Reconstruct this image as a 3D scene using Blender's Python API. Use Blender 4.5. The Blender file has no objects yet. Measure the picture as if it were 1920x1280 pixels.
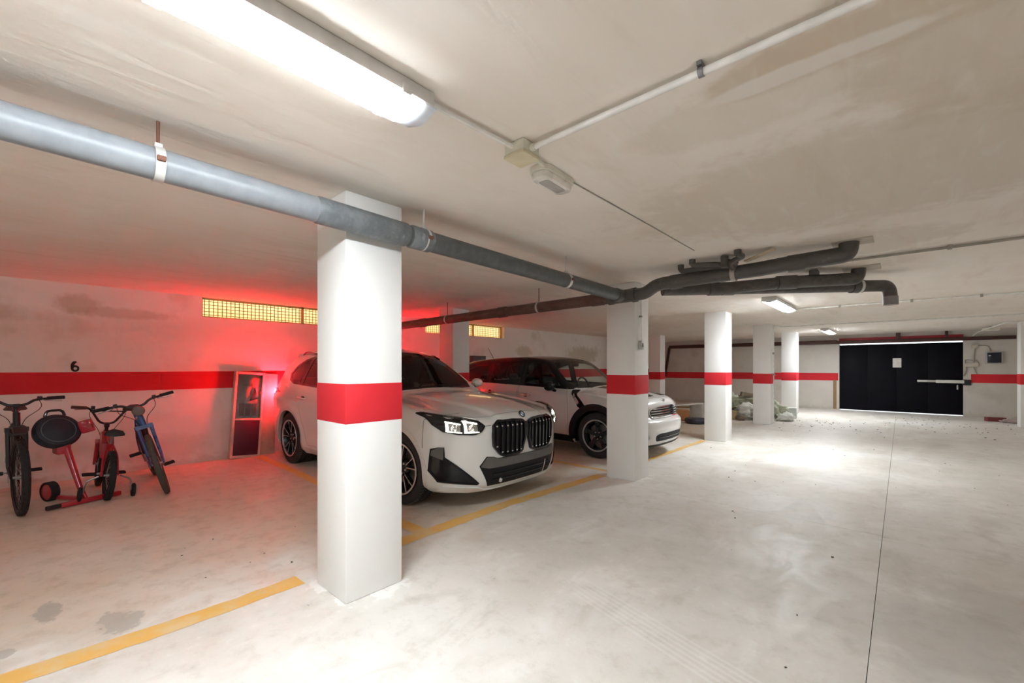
import bpy, bmesh, math, random
import numpy as np
from mathutils import Vector, Matrix, noise as mnoise
from mathutils.bvhtree import BVHTree
from mathutils.geometry import delaunay_2d_cdt

scene = bpy.context.scene
C = scene.collection
PI = math.pi
random.seed(7)

# ------------------------------------------------------------------ camera
cam_d = bpy.data.cameras.new('camera')
cam = bpy.data.objects.new('camera', cam_d); C.objects.link(cam)
cam_d.sensor_width = 36.0
cam_d.lens = 808.0 / 1920.0 * 36.0
cam_d.shift_y = 48.0 / 1920.0
cam_d.clip_start = 0.05
cam.location = (0, 0, 1.34)
cam.rotation_euler = (PI / 2, 0, math.radians(42.097))
scene.camera = cam

# ------------------------------------------------------------------ world, exposure
world = bpy.data.worlds.new('daylight'); scene.world = world
world.use_nodes = True
_bg = world.node_tree.nodes['Background']
_bg.inputs[0].default_value = (0.86, 0.93, 1.0, 1)
_bg.inputs[1].default_value = .32
vs = scene.view_settings
vs.view_transform = 'Standard'; vs.look = 'None'; vs.gamma = 1.0; vs.use_curve_mapping = False
vs.exposure = 3.5
scene.cycles.max_bounces = 9
scene.cycles.diffuse_bounces = 6
scene.cycles.glossy_bounces = 4
scene.cycles.transparent_max_bounces = 16
scene.cycles.adaptive_threshold = .05
scene.cycles.use_light_tree = False
scene.cycles.sample_clamp_indirect = 6.0
scene.cycles.caustics_reflective = False
scene.cycles.caustics_refractive = False
LAMP = 8.6          # radiance of the fluorescent covers

# ------------------------------------------------------------------ helpers
def tag(o, label=None, cat=None, group=None, kind=None):
    if label: o['label'] = label
    if cat: o['category'] = cat
    if group: o['group'] = group
    if kind: o['kind'] = kind
    return o

def empty(name, loc=(0, 0, 0), rz=0, label=None, cat=None, group=None):
    o = bpy.data.objects.new(name, None); C.objects.link(o)
    o.location = loc; o.rotation_euler = (0, 0, rz)
    o.empty_display_size = .1
    return tag(o, label, cat, group)

def link_mesh(name, verts, faces, m, parent=None, smooth=True, angle=35, bevel=0, bseg=2, weld=False):
    me = bpy.data.meshes.new(name)
    me.from_pydata([tuple(v) for v in verts], [], [tuple(f) for f in faces])
    bm = bmesh.new(); bm.from_mesh(me)
    if weld: bmesh.ops.remove_doubles(bm, verts=bm.verts, dist=1e-5)
    bmesh.ops.recalc_face_normals(bm, faces=bm.faces)
    if bevel:
        es = [e for e in bm.edges if len(e.link_faces) == 2 and e.calc_face_angle(0) > .5]
        bmesh.ops.bevel(bm, geom=es, offset=bevel, segments=bseg, profile=.5, affect='EDGES', clamp_overlap=True)
    for f in bm.faces: f.smooth = smooth
    if smooth:
        lim = math.radians(angle)
        for e in bm.edges:
            if len(e.link_faces) == 2 and e.calc_face_angle(0) > lim: e.smooth = False
    bm.to_mesh(me); bm.free()
    if m: me.materials.append(m)
    o = bpy.data.objects.new(name, me); C.objects.link(o)
    if parent: o.parent = parent
    return o

def arc_path(pts, rad, n=6):
    """polyline with rounded corners"""
    pts = [Vector(p) for p in pts]
    out = [pts[0]]
    for i in range(1, len(pts) - 1):
        a, b, c = pts[i - 1], pts[i], pts[i + 1]
        u = (a - b); v = (c - b)
        if u.length < 1e-6 or v.length < 1e-6: continue
        r = min(rad if not hasattr(rad, '__len__') else rad[i], u.length * .49, v.length * .49)
        p0 = b + u.normalized() * r; p2 = b + v.normalized() * r
        for k in range(n + 1):
            t = k / n
            out.append(p0 * (1 - t) ** 2 + b * 2 * t * (1 - t) + p2 * t * t)
    out.append(pts[-1])
    return out

class MB:
    def __init__(s, mtx=None): s.v = []; s.f = []; s.m = mtx
    def add(s, vs_, fs):
        o = len(s.v)
        s.v += [Vector(q) for q in vs_]
        s.f += [tuple(i + o for i in f) for f in fs]
        return s
    def box(s, x0, x1, y0, y1, z0, z1, mtx=None):
        p = [Vector((x, y, z)) for x in (x0, x1) for y in (y0, y1) for z in (z0, z1)]
        if mtx: p = [mtx @ q for q in p]
        return s.add(p, [(0, 1, 3, 2), (4, 6, 7, 5), (0, 4, 5, 1), (2, 3, 7, 6), (0, 2, 6, 4), (1, 5, 7, 3)])
    def bar(s, a, b, w, h, up=(0, 0, 1)):
        a = Vector(a); b = Vector(b); d = (b - a).normalized(); up = Vector(up)
        if abs(d.dot(up)) > .98: up = Vector((1, 0, 0))
        sx = d.cross(up).normalized(); sz = sx.cross(d)
        p = [q + sx * i * w / 2 + sz * j * h / 2 for q in (a, b) for i in (-1, 1) for j in (-1, 1)]
        return s.add(p, [(0, 1, 3, 2), (4, 6, 7, 5), (0, 4, 5, 1), (2, 3, 7, 6), (0, 2, 6, 4), (1, 5, 7, 3)])
    def tube(s, pts, r, n=12, cap=True, closed=False):
        pts = [Vector(p) for p in pts]; N = len(pts)
        rs = r if hasattr(r, '__len__') else [r] * N
        nrm = None; rings = []
        for i, p in enumerate(pts):
            if closed: t = (pts[(i + 1) % N] - pts[i - 1]).normalized()
            else: t = (pts[min(i + 1, N - 1)] - pts[max(i - 1, 0)]).normalized()
            if nrm is None:
                nrm = t.cross(Vector((0, 0, 1)) if abs(t.z) < .9 else Vector((1, 0, 0))).normalized()
            else:
                nrm = (nrm - t * nrm.dot(t))
                nrm = nrm.normalized() if nrm.length > 1e-6 else t.cross(Vector((1, 0, 0))).normalized()
            b = t.cross(nrm)
            rings.append([p + (nrm * math.cos(2 * PI * k / n) + b * math.sin(2 * PI * k / n)) * rs[i] for k in range(n)])
        vs_ = [q for R_ in rings for q in R_]; fs = []
        for i in range(N if closed else N - 1):
            j = (i + 1) % N
            for k in range(n):
                fs.append((i * n + k, i * n + (k + 1) % n, j * n + (k + 1) % n, j * n + k))
        if cap and not closed:
            fs.append(tuple(range(n - 1, -1, -1))); fs.append(tuple((N - 1) * n + k for k in range(n)))
        return s.add(vs_, fs)
    def lathe(s, prof, n=32, mtx=None, closed=False, a0=0, a1=2 * PI):
        """prof: (r, h) revolved round Z, then mtx"""
        mtx = mtx or Matrix(); full = abs(a1 - a0 - 2 * PI) < 1e-6
        K = n if full else n + 1
        vs_ = [mtx @ Vector((r * math.cos(a0 + (a1 - a0) * k / n), r * math.sin(a0 + (a1 - a0) * k / n), h)) for (r, h) in prof for k in range(K)]
        fs = []; P = len(prof)
        for i in range(P if closed else P - 1):
            j = (i + 1) % P
            for k in range(n):
                k2 = (k + 1) % K
                fs.append((i * K + k, i * K + k2, j * K + k2, j * K + k))
        if not closed:
            if prof[0][0] > 1e-5 and full: fs.append(tuple(range(K - 1, -1, -1)))
            if prof[-1][0] > 1e-5 and full: fs.append(tuple((P - 1) * K + k for k in range(K)))
        return s.add(vs_, fs)
    def prism(s, poly, d0, d1, mp):
        """poly: 2D points, mp(u, v, d) -> 3D"""
        n = len(poly)
        vs_ = [Vector(mp(u, v, d0)) for u, v in poly] + [Vector(mp(u, v, d1)) for u, v in poly]
        fs = [tuple(range(n - 1, -1, -1)), tuple(range(n, 2 * n))] + [(i, (i + 1) % n, n + (i + 1) % n, n + i) for i in range(n)]
        return s.add(vs_, fs)
    def build(s, name, m, parent=None, **k):
        vs_ = [s.m @ v for v in s.v] if s.m else s.v
        return link_mesh(name, vs_, s.f, m, parent, **k)

def copy_tree(o, parent=None):
    c = o.copy(); C.objects.link(c); c.parent = parent
    for ch in list(o.children): copy_tree(ch, c)
    return c

AXX = Matrix.Rotation(PI / 2, 4, 'Y')       # lathe axis Z -> X
AXY = Matrix.Rotation(-PI / 2, 4, 'X')      # lathe axis Z -> Y
T = Matrix.Translation

# ------------------------------------------------------------------ materials
class NT:
    """small node-graph writer"""
    def __init__(s, name):
        s.mat = bpy.data.materials.new(name); s.mat.use_nodes = True
        s.t = s.mat.node_tree; s.b = s.t.nodes['Principled BSDF']; s.out = s.t.nodes['Material Output']
    def n(s, typ, **k):
        nd = s.t.nodes.new(typ)
        for a, v in k.items(): setattr(nd, a, v)
        return nd
    def link(s, a, b): s.t.links.new(a, b)
    def setv(s, sock, v):
        if isinstance(v, bpy.types.NodeSocket): s.link(v, sock)
        else: sock.default_value = v
    def pos(s): return s.n('ShaderNodeNewGeometry').outputs['Position']
    def obj(s): return s.n('ShaderNodeTexCoord').outputs['Object']
    def mapv(s, vec, loc=(0, 0, 0), rot=(0, 0, 0), sc=(1, 1, 1), typ='POINT'):
        m = s.n('ShaderNodeMapping', vector_type=typ)
        s.link(vec, m.inputs[0]); m.inputs[1].default_value = loc; m.inputs[2].default_value = rot; m.inputs[3].default_value = sc
        return m.outputs[0]
    def noise(s, vec, scale, detail=4, rough=.55, dist=0, col=False):
        m = s.n('ShaderNodeTexNoise'); s.link(vec, m.inputs['Vector'])
        m.inputs['Scale'].default_value = scale; m.inputs['Detail'].default_value = detail
        m.inputs['Roughness'].default_value = rough; m.inputs['Distortion'].default_value = dist
        return m.outputs['Color' if col else 'Fac']
    def ramp(s, v, a, b, lo=0., hi=1., smooth=True):
        m = s.n('ShaderNodeMapRange', interpolation_type='SMOOTHSTEP' if smooth else 'LINEAR')
        s.link(v, m.inputs[0]); m.inputs[1].default_value = a; m.inputs[2].default_value = b
        m.inputs[3].default_value = lo; m.inputs[4].default_value = hi
        return m.outputs[0]
    def math(s, op, a, b=0.0):
        m = s.n('ShaderNodeMath', operation=op); s.setv(m.inputs[0], a); s.setv(m.inputs[1], b); return m.outputs[0]
    def vm(s, op, a, b=None):
        m = s.n('ShaderNodeVectorMath', operation=op); s.setv(m.inputs[0], a)
        if b is not None: s.setv(m.inputs[1], b)
        return m.outputs['Value' if op in ('LENGTH', 'DISTANCE', 'DOT_PRODUCT') else 'Vector']
    def mix(s, f, a, b):
        m = s.n('ShaderNodeMix', data_type='RGBA'); s.setv(m.inputs[0], f)
        for q, v in ((m.inputs[6], a), (m.inputs[7], b)):
            s.setv(q, (*v, 1) if isinstance(v, tuple) and len(v) == 3 else v)
        return m.outputs[2]
    def sep(s, v):
        m = s.n('ShaderNodeSeparateXYZ'); s.link(v, m.inputs[0]); return m.outputs
    def bump(s, h, strength=.2, dist=.01, prev=None):
        m = s.n('ShaderNodeBump'); m.inputs['Strength'].default_value = strength; m.inputs['Distance'].default_value = dist
        s.link(h, m.inputs['Height'])
        if prev is not None: s.link(prev, m.inputs['Normal'])
        return m.outputs[0]
    def fin(s, color=None, rough=None, normal=None, **k):
        if color is not None: s.setv(s.b.inputs['Base Color'], (*color, 1) if isinstance(color, tuple) else color)
        if rough is not None: s.setv(s.b.inputs['Roughness'], rough)
        if normal is not None: s.link(normal, s.b.inputs['Normal'])
        for a, v in k.items(): s.setv(s.b.inputs[a.replace('_', ' ')], v)
        return s.mat

MATS = {}
def mat(name, col, rough=.5, metal=0., var=.12, vscale=9., bump=0., bscale=60., coat=0., emis=None, estr=0.):
    """plain surface with a little procedural mottling"""
    if name in MATS: return MATS[name]
    t = NT(name); p = t.obj()
    nz = t.noise(p, vscale, 2)
    dark = tuple(c * (1 - var) for c in col); lite = tuple(min(1, c * (1 + var * .6)) for c in col)
    cc = t.mix(t.ramp(nz, .3, .7), dark, lite)
    kw = dict(Metallic=metal)
    if coat: kw['Coat_Weight'] = coat; kw['Coat_Roughness'] = .05
    nm = t.bump(t.noise(p, bscale, 3), bump, .004) if bump else None
    t.fin(cc, t.ramp(nz, .2, .8, max(0, rough - .06), min(1, rough + .06)), nm, **kw)
    if emis:
        t.b.inputs['Emission Color'].default_value = (*emis, 1); t.b.inputs['Emission Strength'].default_value = estr
    MATS[name] = t.mat
    return t.mat

def glass_mat(name, tint, refl=.04, rough=.02):
    t = NT(name); t.t.nodes.remove(t.b)
    tr = t.n('ShaderNodeBsdfTransparent'); tr.inputs[0].default_value = (*tint, 1)
    gl = t.n('ShaderNodeBsdfGlossy'); gl.inputs['Roughness'].default_value = rough
    fr = t.n('ShaderNodeFresnel'); fr.inputs[0].default_value = 1.5
    mx = t.n('ShaderNodeMixShader'); t.link(fr.outputs[0], mx.inputs[0]); t.link(tr.outputs[0], mx.inputs[1]); t.link(gl.outputs[0], mx.inputs[2])
    t.link(mx.outputs[0], t.out.inputs[0])
    return t.mat

def blob(t, p, c, r, rot=0, wob=.5, nz=None, lo=.75, hi=1.15):
    """soft-edged ragged patch mask in world space (1 inside)"""
    q = t.mapv(t.vm('SUBTRACT', p, (c[0], c[1], c[2] if len(c) > 2 else 0)), rot=(0, 0, -rot), sc=(1 / r[0], 1 / r[1], (1 / r[2]) if len(r) > 2 else 0))
    d = t.vm('LENGTH', q)
    d = t.math('ADD', d, t.math('MULTIPLY', t.math('SUBTRACT', nz, .5), wob * 2))
    return t.ramp(d, lo, hi, 1, 0)

def floor_material():
    t = NT('concrete_floor'); p = t.pos()
    n1 = t.noise(p, .55, 3, .6); n2 = t.noise(t.mapv(p, sc=(2.4, 1.1, 1)), 1.3, 4, .65, .8); n3 = t.noise(p, 7, 5, .7); n5 = t.noise(p, 4.5, 3, .6)
    c = t.mix(t.ramp(n1, .32, .68), (.64, .59, .53), (.78, .75, .71))
    c = t.mix(t.ramp(n2, .5, .72, 0, .55), c, (.83, .80, .76))
    c = t.mix(t.ramp(n2, .46, .28, 0, .45), c, (.52, .475, .41))
    c = t.mix(t.ramp(n3, .48, .72, 0, .42), c, (.50, .45, .38))
    c = t.mix(t.ramp(n3, .44, .30, 0, .35), c, (.86, .84, .80))
    x = t.sep(p)[0]
    # browner tone over the bays to the left of the columns
    bay = t.math('MULTIPLY', t.ramp(t.math('ADD', x, t.math('MULTIPLY', n2, 1.6)), -1.6, -3.0), t.ramp(n1, .2, .75, .95, .55))
    c = t.mix(bay, c, (.68, .55, .42))
    c = t.mix(t.math('MULTIPLY', bay, t.ramp(n3, .46, .66, 0, .5)), c, (.46, .37, .28))
    # damp patches
    for (bc, br, ro, f, col) in (((-3.47, .05), (.13, .055), .9, .7, (.40, .37, .33)), ((-3.06, .29), (.15, .085), .8, .7, (.42, .39, .35)), ((-3.12, -.10), (.05, .03), .9, .6, (.40, .36, .32)),
                                 ((-.15, 3.1), (.75, .45), .6, .32, (.45, .41, .36)), ((.25, 2.9), (.35, .55), .2, .3, (.42, .40, .38)), ((.55, 3.6), (.5, .3), .2, .4, (.46, .42, .38)),
                                 ((-.9, 6.6), (.9, .3), .1, .25, (.50, .47, .42)), ((-1.1, 3.2), (.5, .2), .3, .25, (.56, .52, .45))):
        c = t.mix(t.math('MULTIPLY', blob(t, p, bc, br, ro, nz=n3 if br[0] < .2 else n5, wob=1.3 if br[0] < .2 else .6, lo=.8 if br[0] < .2 else .7, hi=1.05 if br[0] < .2 else 1.15), f), c, col)
    # white paint slopped around the foot of the near columns
    for (cx, cy) in ((-2.505, 1.358), (-2.495, 4.885), (-2.5, 8.435)):
        q = t.vm('ABSOLUTE', t.vm('SUBTRACT', p, (cx, cy, 0)))
        s = t.sep(q); d = t.math('SUBTRACT', t.math('MAXIMUM', s[0], s[1]), .185)
        d = t.math('ADD', d, t.math('MULTIPLY', t.math('SUBTRACT', t.math('ADD', n5, t.math('MULTIPLY', t.math('SUBTRACT', n3, .5), 1.2)), .5), .42))
        c = t.mix(t.math('MULTIPLY', t.ramp(d, .035, -.01), .75), c, (.88, .86, .83))
    # faint tyre tread marks
    tq = t.mapv(t.vm('SUBTRACT', p, (-.85, 2.08, 0)), rot=(0, 0, 1.82))
    s = t.sep(tq)
    tr = t.math('MULTIPLY', t.ramp(t.math('ABSOLUTE', s[0]), .11, .09), t.ramp(t.math('ABSOLUTE', s[1]), .9, .3))
    w = t.n('ShaderNodeTexWave', wave_type='BANDS', bands_direction='X'); t.link(tq, w.inputs[0]); w.inputs['Scale'].default_value = 9; w.inputs['Distortion'].default_value = 1.5; w.inputs['Detail Scale'].default_value = 8
    c = t.mix(t.math('MULTIPLY', tr, t.ramp(w.outputs['Fac'], .35, .8, 0, .35)), c, (.84, .82, .80))
    # grit
    g = t.ramp(n3, .70, .73); c = t.mix(t.math('MULTIPLY', g, .5), c, (.25, .22, .19))
    nm = t.bump(n3, .3, .008)
    return t.fin(c, t.ramp(n2, .3, .7, .42, .62), nm)

def ceiling_material():
    t = NT('ceiling_plaster'); p = t.pos()
    n1 = t.noise(p, .7, 3, .6); n2 = t.noise(t.mapv(p, sc=(3.2, .55, 1)), 1.4, 4, .62, .6); n3 = t.noise(p, 6, 4, .6)
    c = t.mix(t.ramp(n1, .3, .7), (.80, .73, .65), (.86, .81, .75))
    c = t.mix(t.ramp(n2, .5, .75, 0, .45), c, (.85, .82, .78))
    c = t.mix(t.ramp(n2, .46, .28, 0, .5), c, (.72, .63, .54))
    for (bc, br, ro, f, col) in (((-.05, 1.66), (.55, .14), -.05, .8, (.60, .50, .38)), ((.12, 1.42), (.28, .12), .1, .75, (.62, .53, .42)), ((-.45, 1.85), (.5, .2), .3, .35, (.66, .58, .48)),
                                 ((.35, 1.95), (.5, .6), .3, .7, (.66, .58, .48)), ((-.2, 3.0), (1.3, .8), .2, .55, (.64, .56, .46)), ((-.25, 1.72), (.34, .05), .12, .7, (.84, .81, .77)),
                                 ((-.5, 4.5), (.9, .5), 0, .35, (.52, .44, .35)), ((-.35, 5.4), (.5, .35), 0, .35, (.54, .46, .37)), ((-4.6, 8.0), (2.5, 3.0), .4, .35, (.62, .52, .42))):
        c = t.mix(t.math('MULTIPLY', blob(t, p, bc, br, ro, nz=n3), f), c, col)
    n5 = t.noise(t.mapv(p, sc=(5.0, 1.1, 1)), 2.2, 2, .6, .8)
    c = t.mix(t.ramp(n5, .5, .85, 0, .35), c, (.88, .86, .83))
    nm = t.bump(t.math('ADD', n5, t.math('MULTIPLY', n3, .6)), .2, .02)
    return t.fin(c, .8, nm)

def wall_material(name, a, b, bump=.25, dirt=None, patches=()):
    t = NT(name); p = t.pos()
    n1 = t.noise(p, 1.2, 4, .6); n3 = t.noise(p, 9, 3, .6)
    c = t.mix(t.ramp(n1, .3, .7), a, b)
    z = t.sep(p)[2]
    if dirt:      # splashed dirt along the foot, ragged stains elsewhere
        d = t.math('ADD', z, t.math('MULTIPLY', t.math('SUBTRACT', n3, .5), .35))
        c = t.mix(t.ramp(d, .14, .0, 0, .6), c, dirt)
        c = t.mix(t.math('MULTIPLY', t.ramp(n1, .56, .7), .5), c, dirt)
    for (y_, z_, ry, rz, f, col) in patches:
        c = t.mix(t.math('MULTIPLY', blob(t, p, (XW, y_, z_), (100, ry, rz), nz=n3, lo=.6, hi=1.2), f), c, col)
    return t.fin(c, .75, t.bump(n3, bump, .01))

XW = -7.35
M_floor = floor_material()
M_ceil = ceiling_material()
M_wall = wall_material('wall_paint', (.82, .78, .73), (.87, .84, .80), dirt=(.60, .53, .44), patches=((.35, 2.10, .22, .12, .6, (.50, .40, .30)), (.75, 2.02, .5, .07, .5, (.52, .42, .32)), (-.6, 1.95, .6, .12, .35, (.54, .45, .35)), (8.6, 1.75, .35, .16, .6, (.50, .43, .31)), (11.4, 1.7, .9, .28, .6, (.48, .41, .30)), (1.2, .25, .5, .18, .35, (.58, .48, .38)), (1.9, .25, .10, .35, .35, (.60, .58, .50))))
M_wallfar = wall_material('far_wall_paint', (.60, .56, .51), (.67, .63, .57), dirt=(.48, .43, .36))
M_col = wall_material('column_paint', (.83, .825, .81), (.87, .865, .85), .12)
M_red = wall_material('red_band_paint', (.62, .012, .022), (.70, .022, .035), .10)
M_colgrime = None
# ================================================================== STRUCTURE
H = 2.34
XL, XR, YB, YF = -7.35, 3.0, -9.0, 17.0
JX, JY, CXF = -.11, 4.51, -2.31           # joints in the slab, column line

fl = MB().box(XL - 1.6, XR + .2, YB - .2, YF + .2, -.16, -.03).build('floor', M_floor, smooth=False)
tag(fl, kind='structure')
g = .003
for (a, b, c, d) in ((XL - .2, CXF, YB - .2, YF + .2), (CXF, JX - g, YB - .2, JY - g), (CXF, JX - g, JY + g / 2, YF + .2),
                     (JX, XR + .2, YB - .2, JY - g / 2 - .03), (JX, XR + .2, JY + g / 2 - .03, YF + .2)):
    MB().box(a, b, c, d, -.03, 0).build('slab', M_floor, fl, smooth=False)
tag(MB().box(XL - .25, XR + .2, YB - .2, YF + .2, H, H + .2).build('ceiling', M_ceil, smooth=False), kind='structure')

# left wall with two high slot windows
WZ = 2.05
WINS = ((1.587, 3.95), (5.45, 7.84))
wl = MB().box(XL - .2, XL, YB, YF, 0, WZ)
ys = [YB] + [q for w in WINS for q in w] + [YF]
for i in range(0, len(ys), 2): wl.box(XL - .2, XL, ys[i], ys[i + 1], WZ, H)
wl = tag(wl.build('wall_left', M_wall, smooth=False), kind='structure')
MB().box(XL, XL + .003, YB, YF, 1.035, 1.28).build('stripe', M_red, wl, smooth=False)
# painted bay number
NUM = mat('black_paint', (.02, .02, .025), .7)
def glyph6(parent):
    pts = []
    mb = MB()
    def stroke(path, w0, w1):
        n = len(path); L = []
        for i, (u, v) in enumerate(path):
            a = path[max(i - 1, 0)]; b = path[min(i + 1, n - 1)]
            dx, dy = b[0] - a[0], b[1] - a[1]; l = math.hypot(dx, dy) or 1
            w = w0 + (w1 - w0) * math.sin(PI * i / (n - 1))
            L.append(((u - dy / l * w, v + dx / l * w), (u + dy / l * w, v - dx / l * w)))
        for i in range(n - 1):
            q = [L[i][0], L[i][1], L[i + 1][1], L[i + 1][0]]
            mb.prism(q, 0, .0025, lambda a, b, d: (XL + d + .0005, .323 + a, 1.345 + b))
    ring = [(.026 * math.cos(t), -.022 + .028 * math.sin(t)) for t in np.linspace(0, 2 * PI, 25)]
    stroke(ring, .010, .012)
    stroke([(-.026 + .004 * k - .0 , -.02 + .0) for k in range(1)] + [(-.027 * math.cos(t) , -.018 + .072 * math.sin(t)) for t in np.linspace(0, PI * .62, 14)], .009, .016)
    o = mb.build('bay_number', NUM, parent, smooth=False)
    return o
glyph6(wl)
# damp-looking meter cupboard door on the left wall behind the cars
cup = empty('wall_cupboard', (XL, 6.9, 1.2), label='small dark cupboard on the left wall behind the silver car', cat='cupboard')
MB().box(.005, .09, -.22, .22, -.25, .40).build('cabinet_body', mat('cupboard_dark', (.05, .055, .06), .5), cup, bevel=.006)
MB().box(.09, .105, -.20, .20, -.23, .38).build('cabinet_door', mat('cupboard_door', (.07, .075, .08), .4), cup, bevel=.004)

M_frame = mat('window_frame_paint', (.72, .52, .22), .5)
M_wire = mat('mesh_wire', (.34, .16, .03), .5, .2)
for i, (a, b) in enumerate(WINS):
    w = MB()
    w.box(XL - .14, XL - .10, a, b, WZ, WZ + .025); w.box(XL - .14, XL - .10, a, b, H - .025, H)
    w.box(XL - .14, XL - .10, a, a + .03, WZ, H); w.box(XL - .14, XL - .10, b - .03, b, WZ, H)
    w.box(XL - .14, XL - .10, (a + b) / 2 + .22, (a + b) / 2 + .26, WZ, H)
    w = tag(w.build('window_%d' % (i + 1), M_frame, smooth=False), kind='structure')
    m = MB()
    n = int((b - a) / .055)
    for k in range(1, n): m.box(XL - .1235, XL - .1185, a + k * .055 - .0045, a + k * .055 + .0045, WZ + .02, H - .02)
    for k in range(1, 6): m.box(XL - .1195, XL - .1145, a + .02, b - .02, WZ + k * .048 - .004, WZ + k * .048 + .004)
    tag(m.build('wire_mesh', M_wire, w, smooth=False), kind='stuff')
# light well outside the windows
M_well = wall_material('light_well_render', (.86, .60, .25), (.92, .66, .30))
wo = MB()
wo.box(XL - 1.25, XL - 1.05, 0.6, 9.0, -.1, 4.0)
wo.box(XL - 1.05, XL - .2, .6, 9.0, 1.75, 1.85)
tag(wo.build('wall_light_well', M_well, smooth=False), kind='structure')

# far wall with the garage door opening
DX0, DX1, DZ = -1.45, 1.255, 2.045
wf = MB()
wf.box(XL, DX0, YF, YF + .2, 0, H); wf.box(DX1, XR, YF, YF + .2, 0, H); wf.box(DX0, DX1, YF, YF + .2, DZ + .02, H)
wf = tag(wf.build('wall_far', M_wallfar, smooth=False), kind='structure')
MB().box(XL, DX0 - .03, YF - .003, YF, .915, 1.15).build('stripe', M_red, wf, smooth=False)
MB().box(1.40, XR, YF - .003, YF, .915, 1.15).build('stripe', M_red, wf, smooth=False)
MB().box(DX0 - .16, DX0 - .07, YF - .0035, YF, 0.02, .93).build('bare_strip', mat('brown_stain', (.30, .19, .09), .8), wf, smooth=False)
tag(MB().box(XR, XR + .2, YB, YF, 0, H).build('wall_right', M_wall, smooth=False), kind='structure')
tag(MB().box(XL - .2, XR + .2, YB - .2, YB, 0, H).build('wall_back', M_wall, smooth=False), kind='structure')
# ramp outside the garage door, open to the sky
tag(MB().box(-4, 4, YF + .2, YF + 6, -.12, -.02).build('floor_ramp', mat('ramp_concrete', (.5, .48, .45), .8), smooth=False), kind='structure')
for x in (-3.2, 3.0):
    tag(MB().box(x, x + .2, YF + .2, YF + 6, -.02, 2.2).build('wall_ramp', M_wall, smooth=False), kind='structure')

M_door = mat('door_enamel', (.004, .0034, .007), .6, var=.3, vscale=3)
M_door.node_tree.nodes['Principled BSDF'].inputs['Specular IOR Level'].default_value = .12
d = tag(MB().box(DX0 + .001, DX1 - .001, YF + .03, YF + .075, .024, DZ - .016).build('door_1', M_door, smooth=False), kind='structure')
for k in range(4):
    a = DX0 + .03 + k * (DX1 - DX0 - .06) / 4; b = a + (DX1 - DX0 - .06) / 4 - .012
    MB().box(a, b, YF + .022, YF + .03, .05, DZ - .05).build('panel', M_door, d, bevel=.004)
MB().bar((.34, YF - .02, .945), (.72, YF - .02, .945), .035, .06).build('operator_rod', mat('galvanised', (.62, .62, .60), .35, .6), d, bevel=.004)
MB().bar((.72, YF - .025, .94), (1.27, YF - .025, .94), .06, .085).build('operator_arm', mat('cream_enamel', (.70, .69, .64), .4), d, bevel=.006)
MB().box(1.13, 1.16, YF - .03, YF + .02, .72, .85).build('handle', mat('galvanised', (.62, .62, .60), .35, .6), d, bevel=.006)
MB().box(1.24, 1.40, YF - .035, YF - .002, .85, 1.0).build('operator_bracket', mat('black_plate', (.02, .02, .025), .5), d, bevel=.004)

M_rail = mat('rail_brown', (.075, .03, .025), .55, .2)
rl = empty('gate_track', (0, YF, 0), label='long dark brown sliding gate track across the top of far wall', cat='track')
for (a, b, z0, z1) in ((-6.85, -1.5, 2.07, 2.19), (-1.5, 2.19, 2.068, 2.16)):
    MB().box(a, b, -.13, -.035, z0, z1).build('track_section', M_rail, rl, bevel=.005)
MB().box(-1.45, 1.25, -.10, -.04, 2.16, 2.235).build('red_glow_strip', mat('red_glow_tone', (.30, .012, .02), .5), rl, bevel=.004)  # reddish glow above the door, put into the colour of an added strip
MB().box(-.12, -.02, -.12, -.02, 2.16, 2.34).build('hanger', M_rail, rl, bevel=.004)
for x in (-5.5, -3.6, .9): MB().box(x, x + .06, -.12, -.0, 2.16, 2.34).build('hanger', M_rail, rl, bevel=.004)
MB().bar((-6.86, -.05, 2.12), (-7.05, -.05, .95), .09, .05, (0, 1, 0)).build('end_post', M_rail, rl, bevel=.004)

pp = MB().box(-.19, 0.0, YF + .008, YF + .0155, 1.33, 1.60).build('paper_notice', mat('paper', (.72, .70, .66), .8))
tag(pp, 'sheet of white paper pinned on the dark garage door', 'paper')

cb = empty('control_box', (1.815, YF, 1.59), label='black fronted control box on far wall right of the door', cat='control box')
MB().box(-.155, .155, -.07, -.001, -.165, .165).build('case', mat('grey_case', (.45, .45, .44), .5), cb, bevel=.01)
MB().box(-.125, .125, -.082, -.068, -.135, .135).build('window_panel', mat('dark_panel', (.015, .02, .035), .15), cb, bevel=.004)
MB().box(-.10, -.06, -.086, -.080, .04, .07).build('indicator', mat('pale_led', (.5, .6, .7), .3), cb, bevel=.002)
jb2 = empty('switch_box', (1.42, YF, 1.40), label='beige cable box on far wall beside door edge', cat='junction box')
MB().box(-.12, .12, -.05, -.001, -.055, .055).build('case', mat('beige_case', (.58, .53, .45), .6), jb2, bevel=.008)
MB().box(-.09, .09, -.056, -.048, -.04, .04).build('lid', mat('beige_case', (.58, .53, .45), .6), jb2, bevel=.004)
jb3 = empty('connection_box', (1.47, YF, 1.90), label='small beige box under the gate track with cables', cat='junction box')
MB().box(-.06, .06, -.05, -.001, -.055, .055).build('case', mat('beige_case', (.58, .53, .45), .6), jb3, bevel=.008)
MB().box(-.045, .045, -.056, -.048, -.04, .04).build('lid', mat('beige_case', (.58, .53, .45), .6), jb3, bevel=.004)
M_cab = mat('grey_cable', (.36, .33, .29), .6)
def cable(name, pts, r, label, rad=.05, m=None, cat='cable', n=8):
    o = MB().tube(arc_path(pts, rad), r, n).build(name, m or M_cab)
    return tag(o, label, cat)
y = YF - .02
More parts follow.
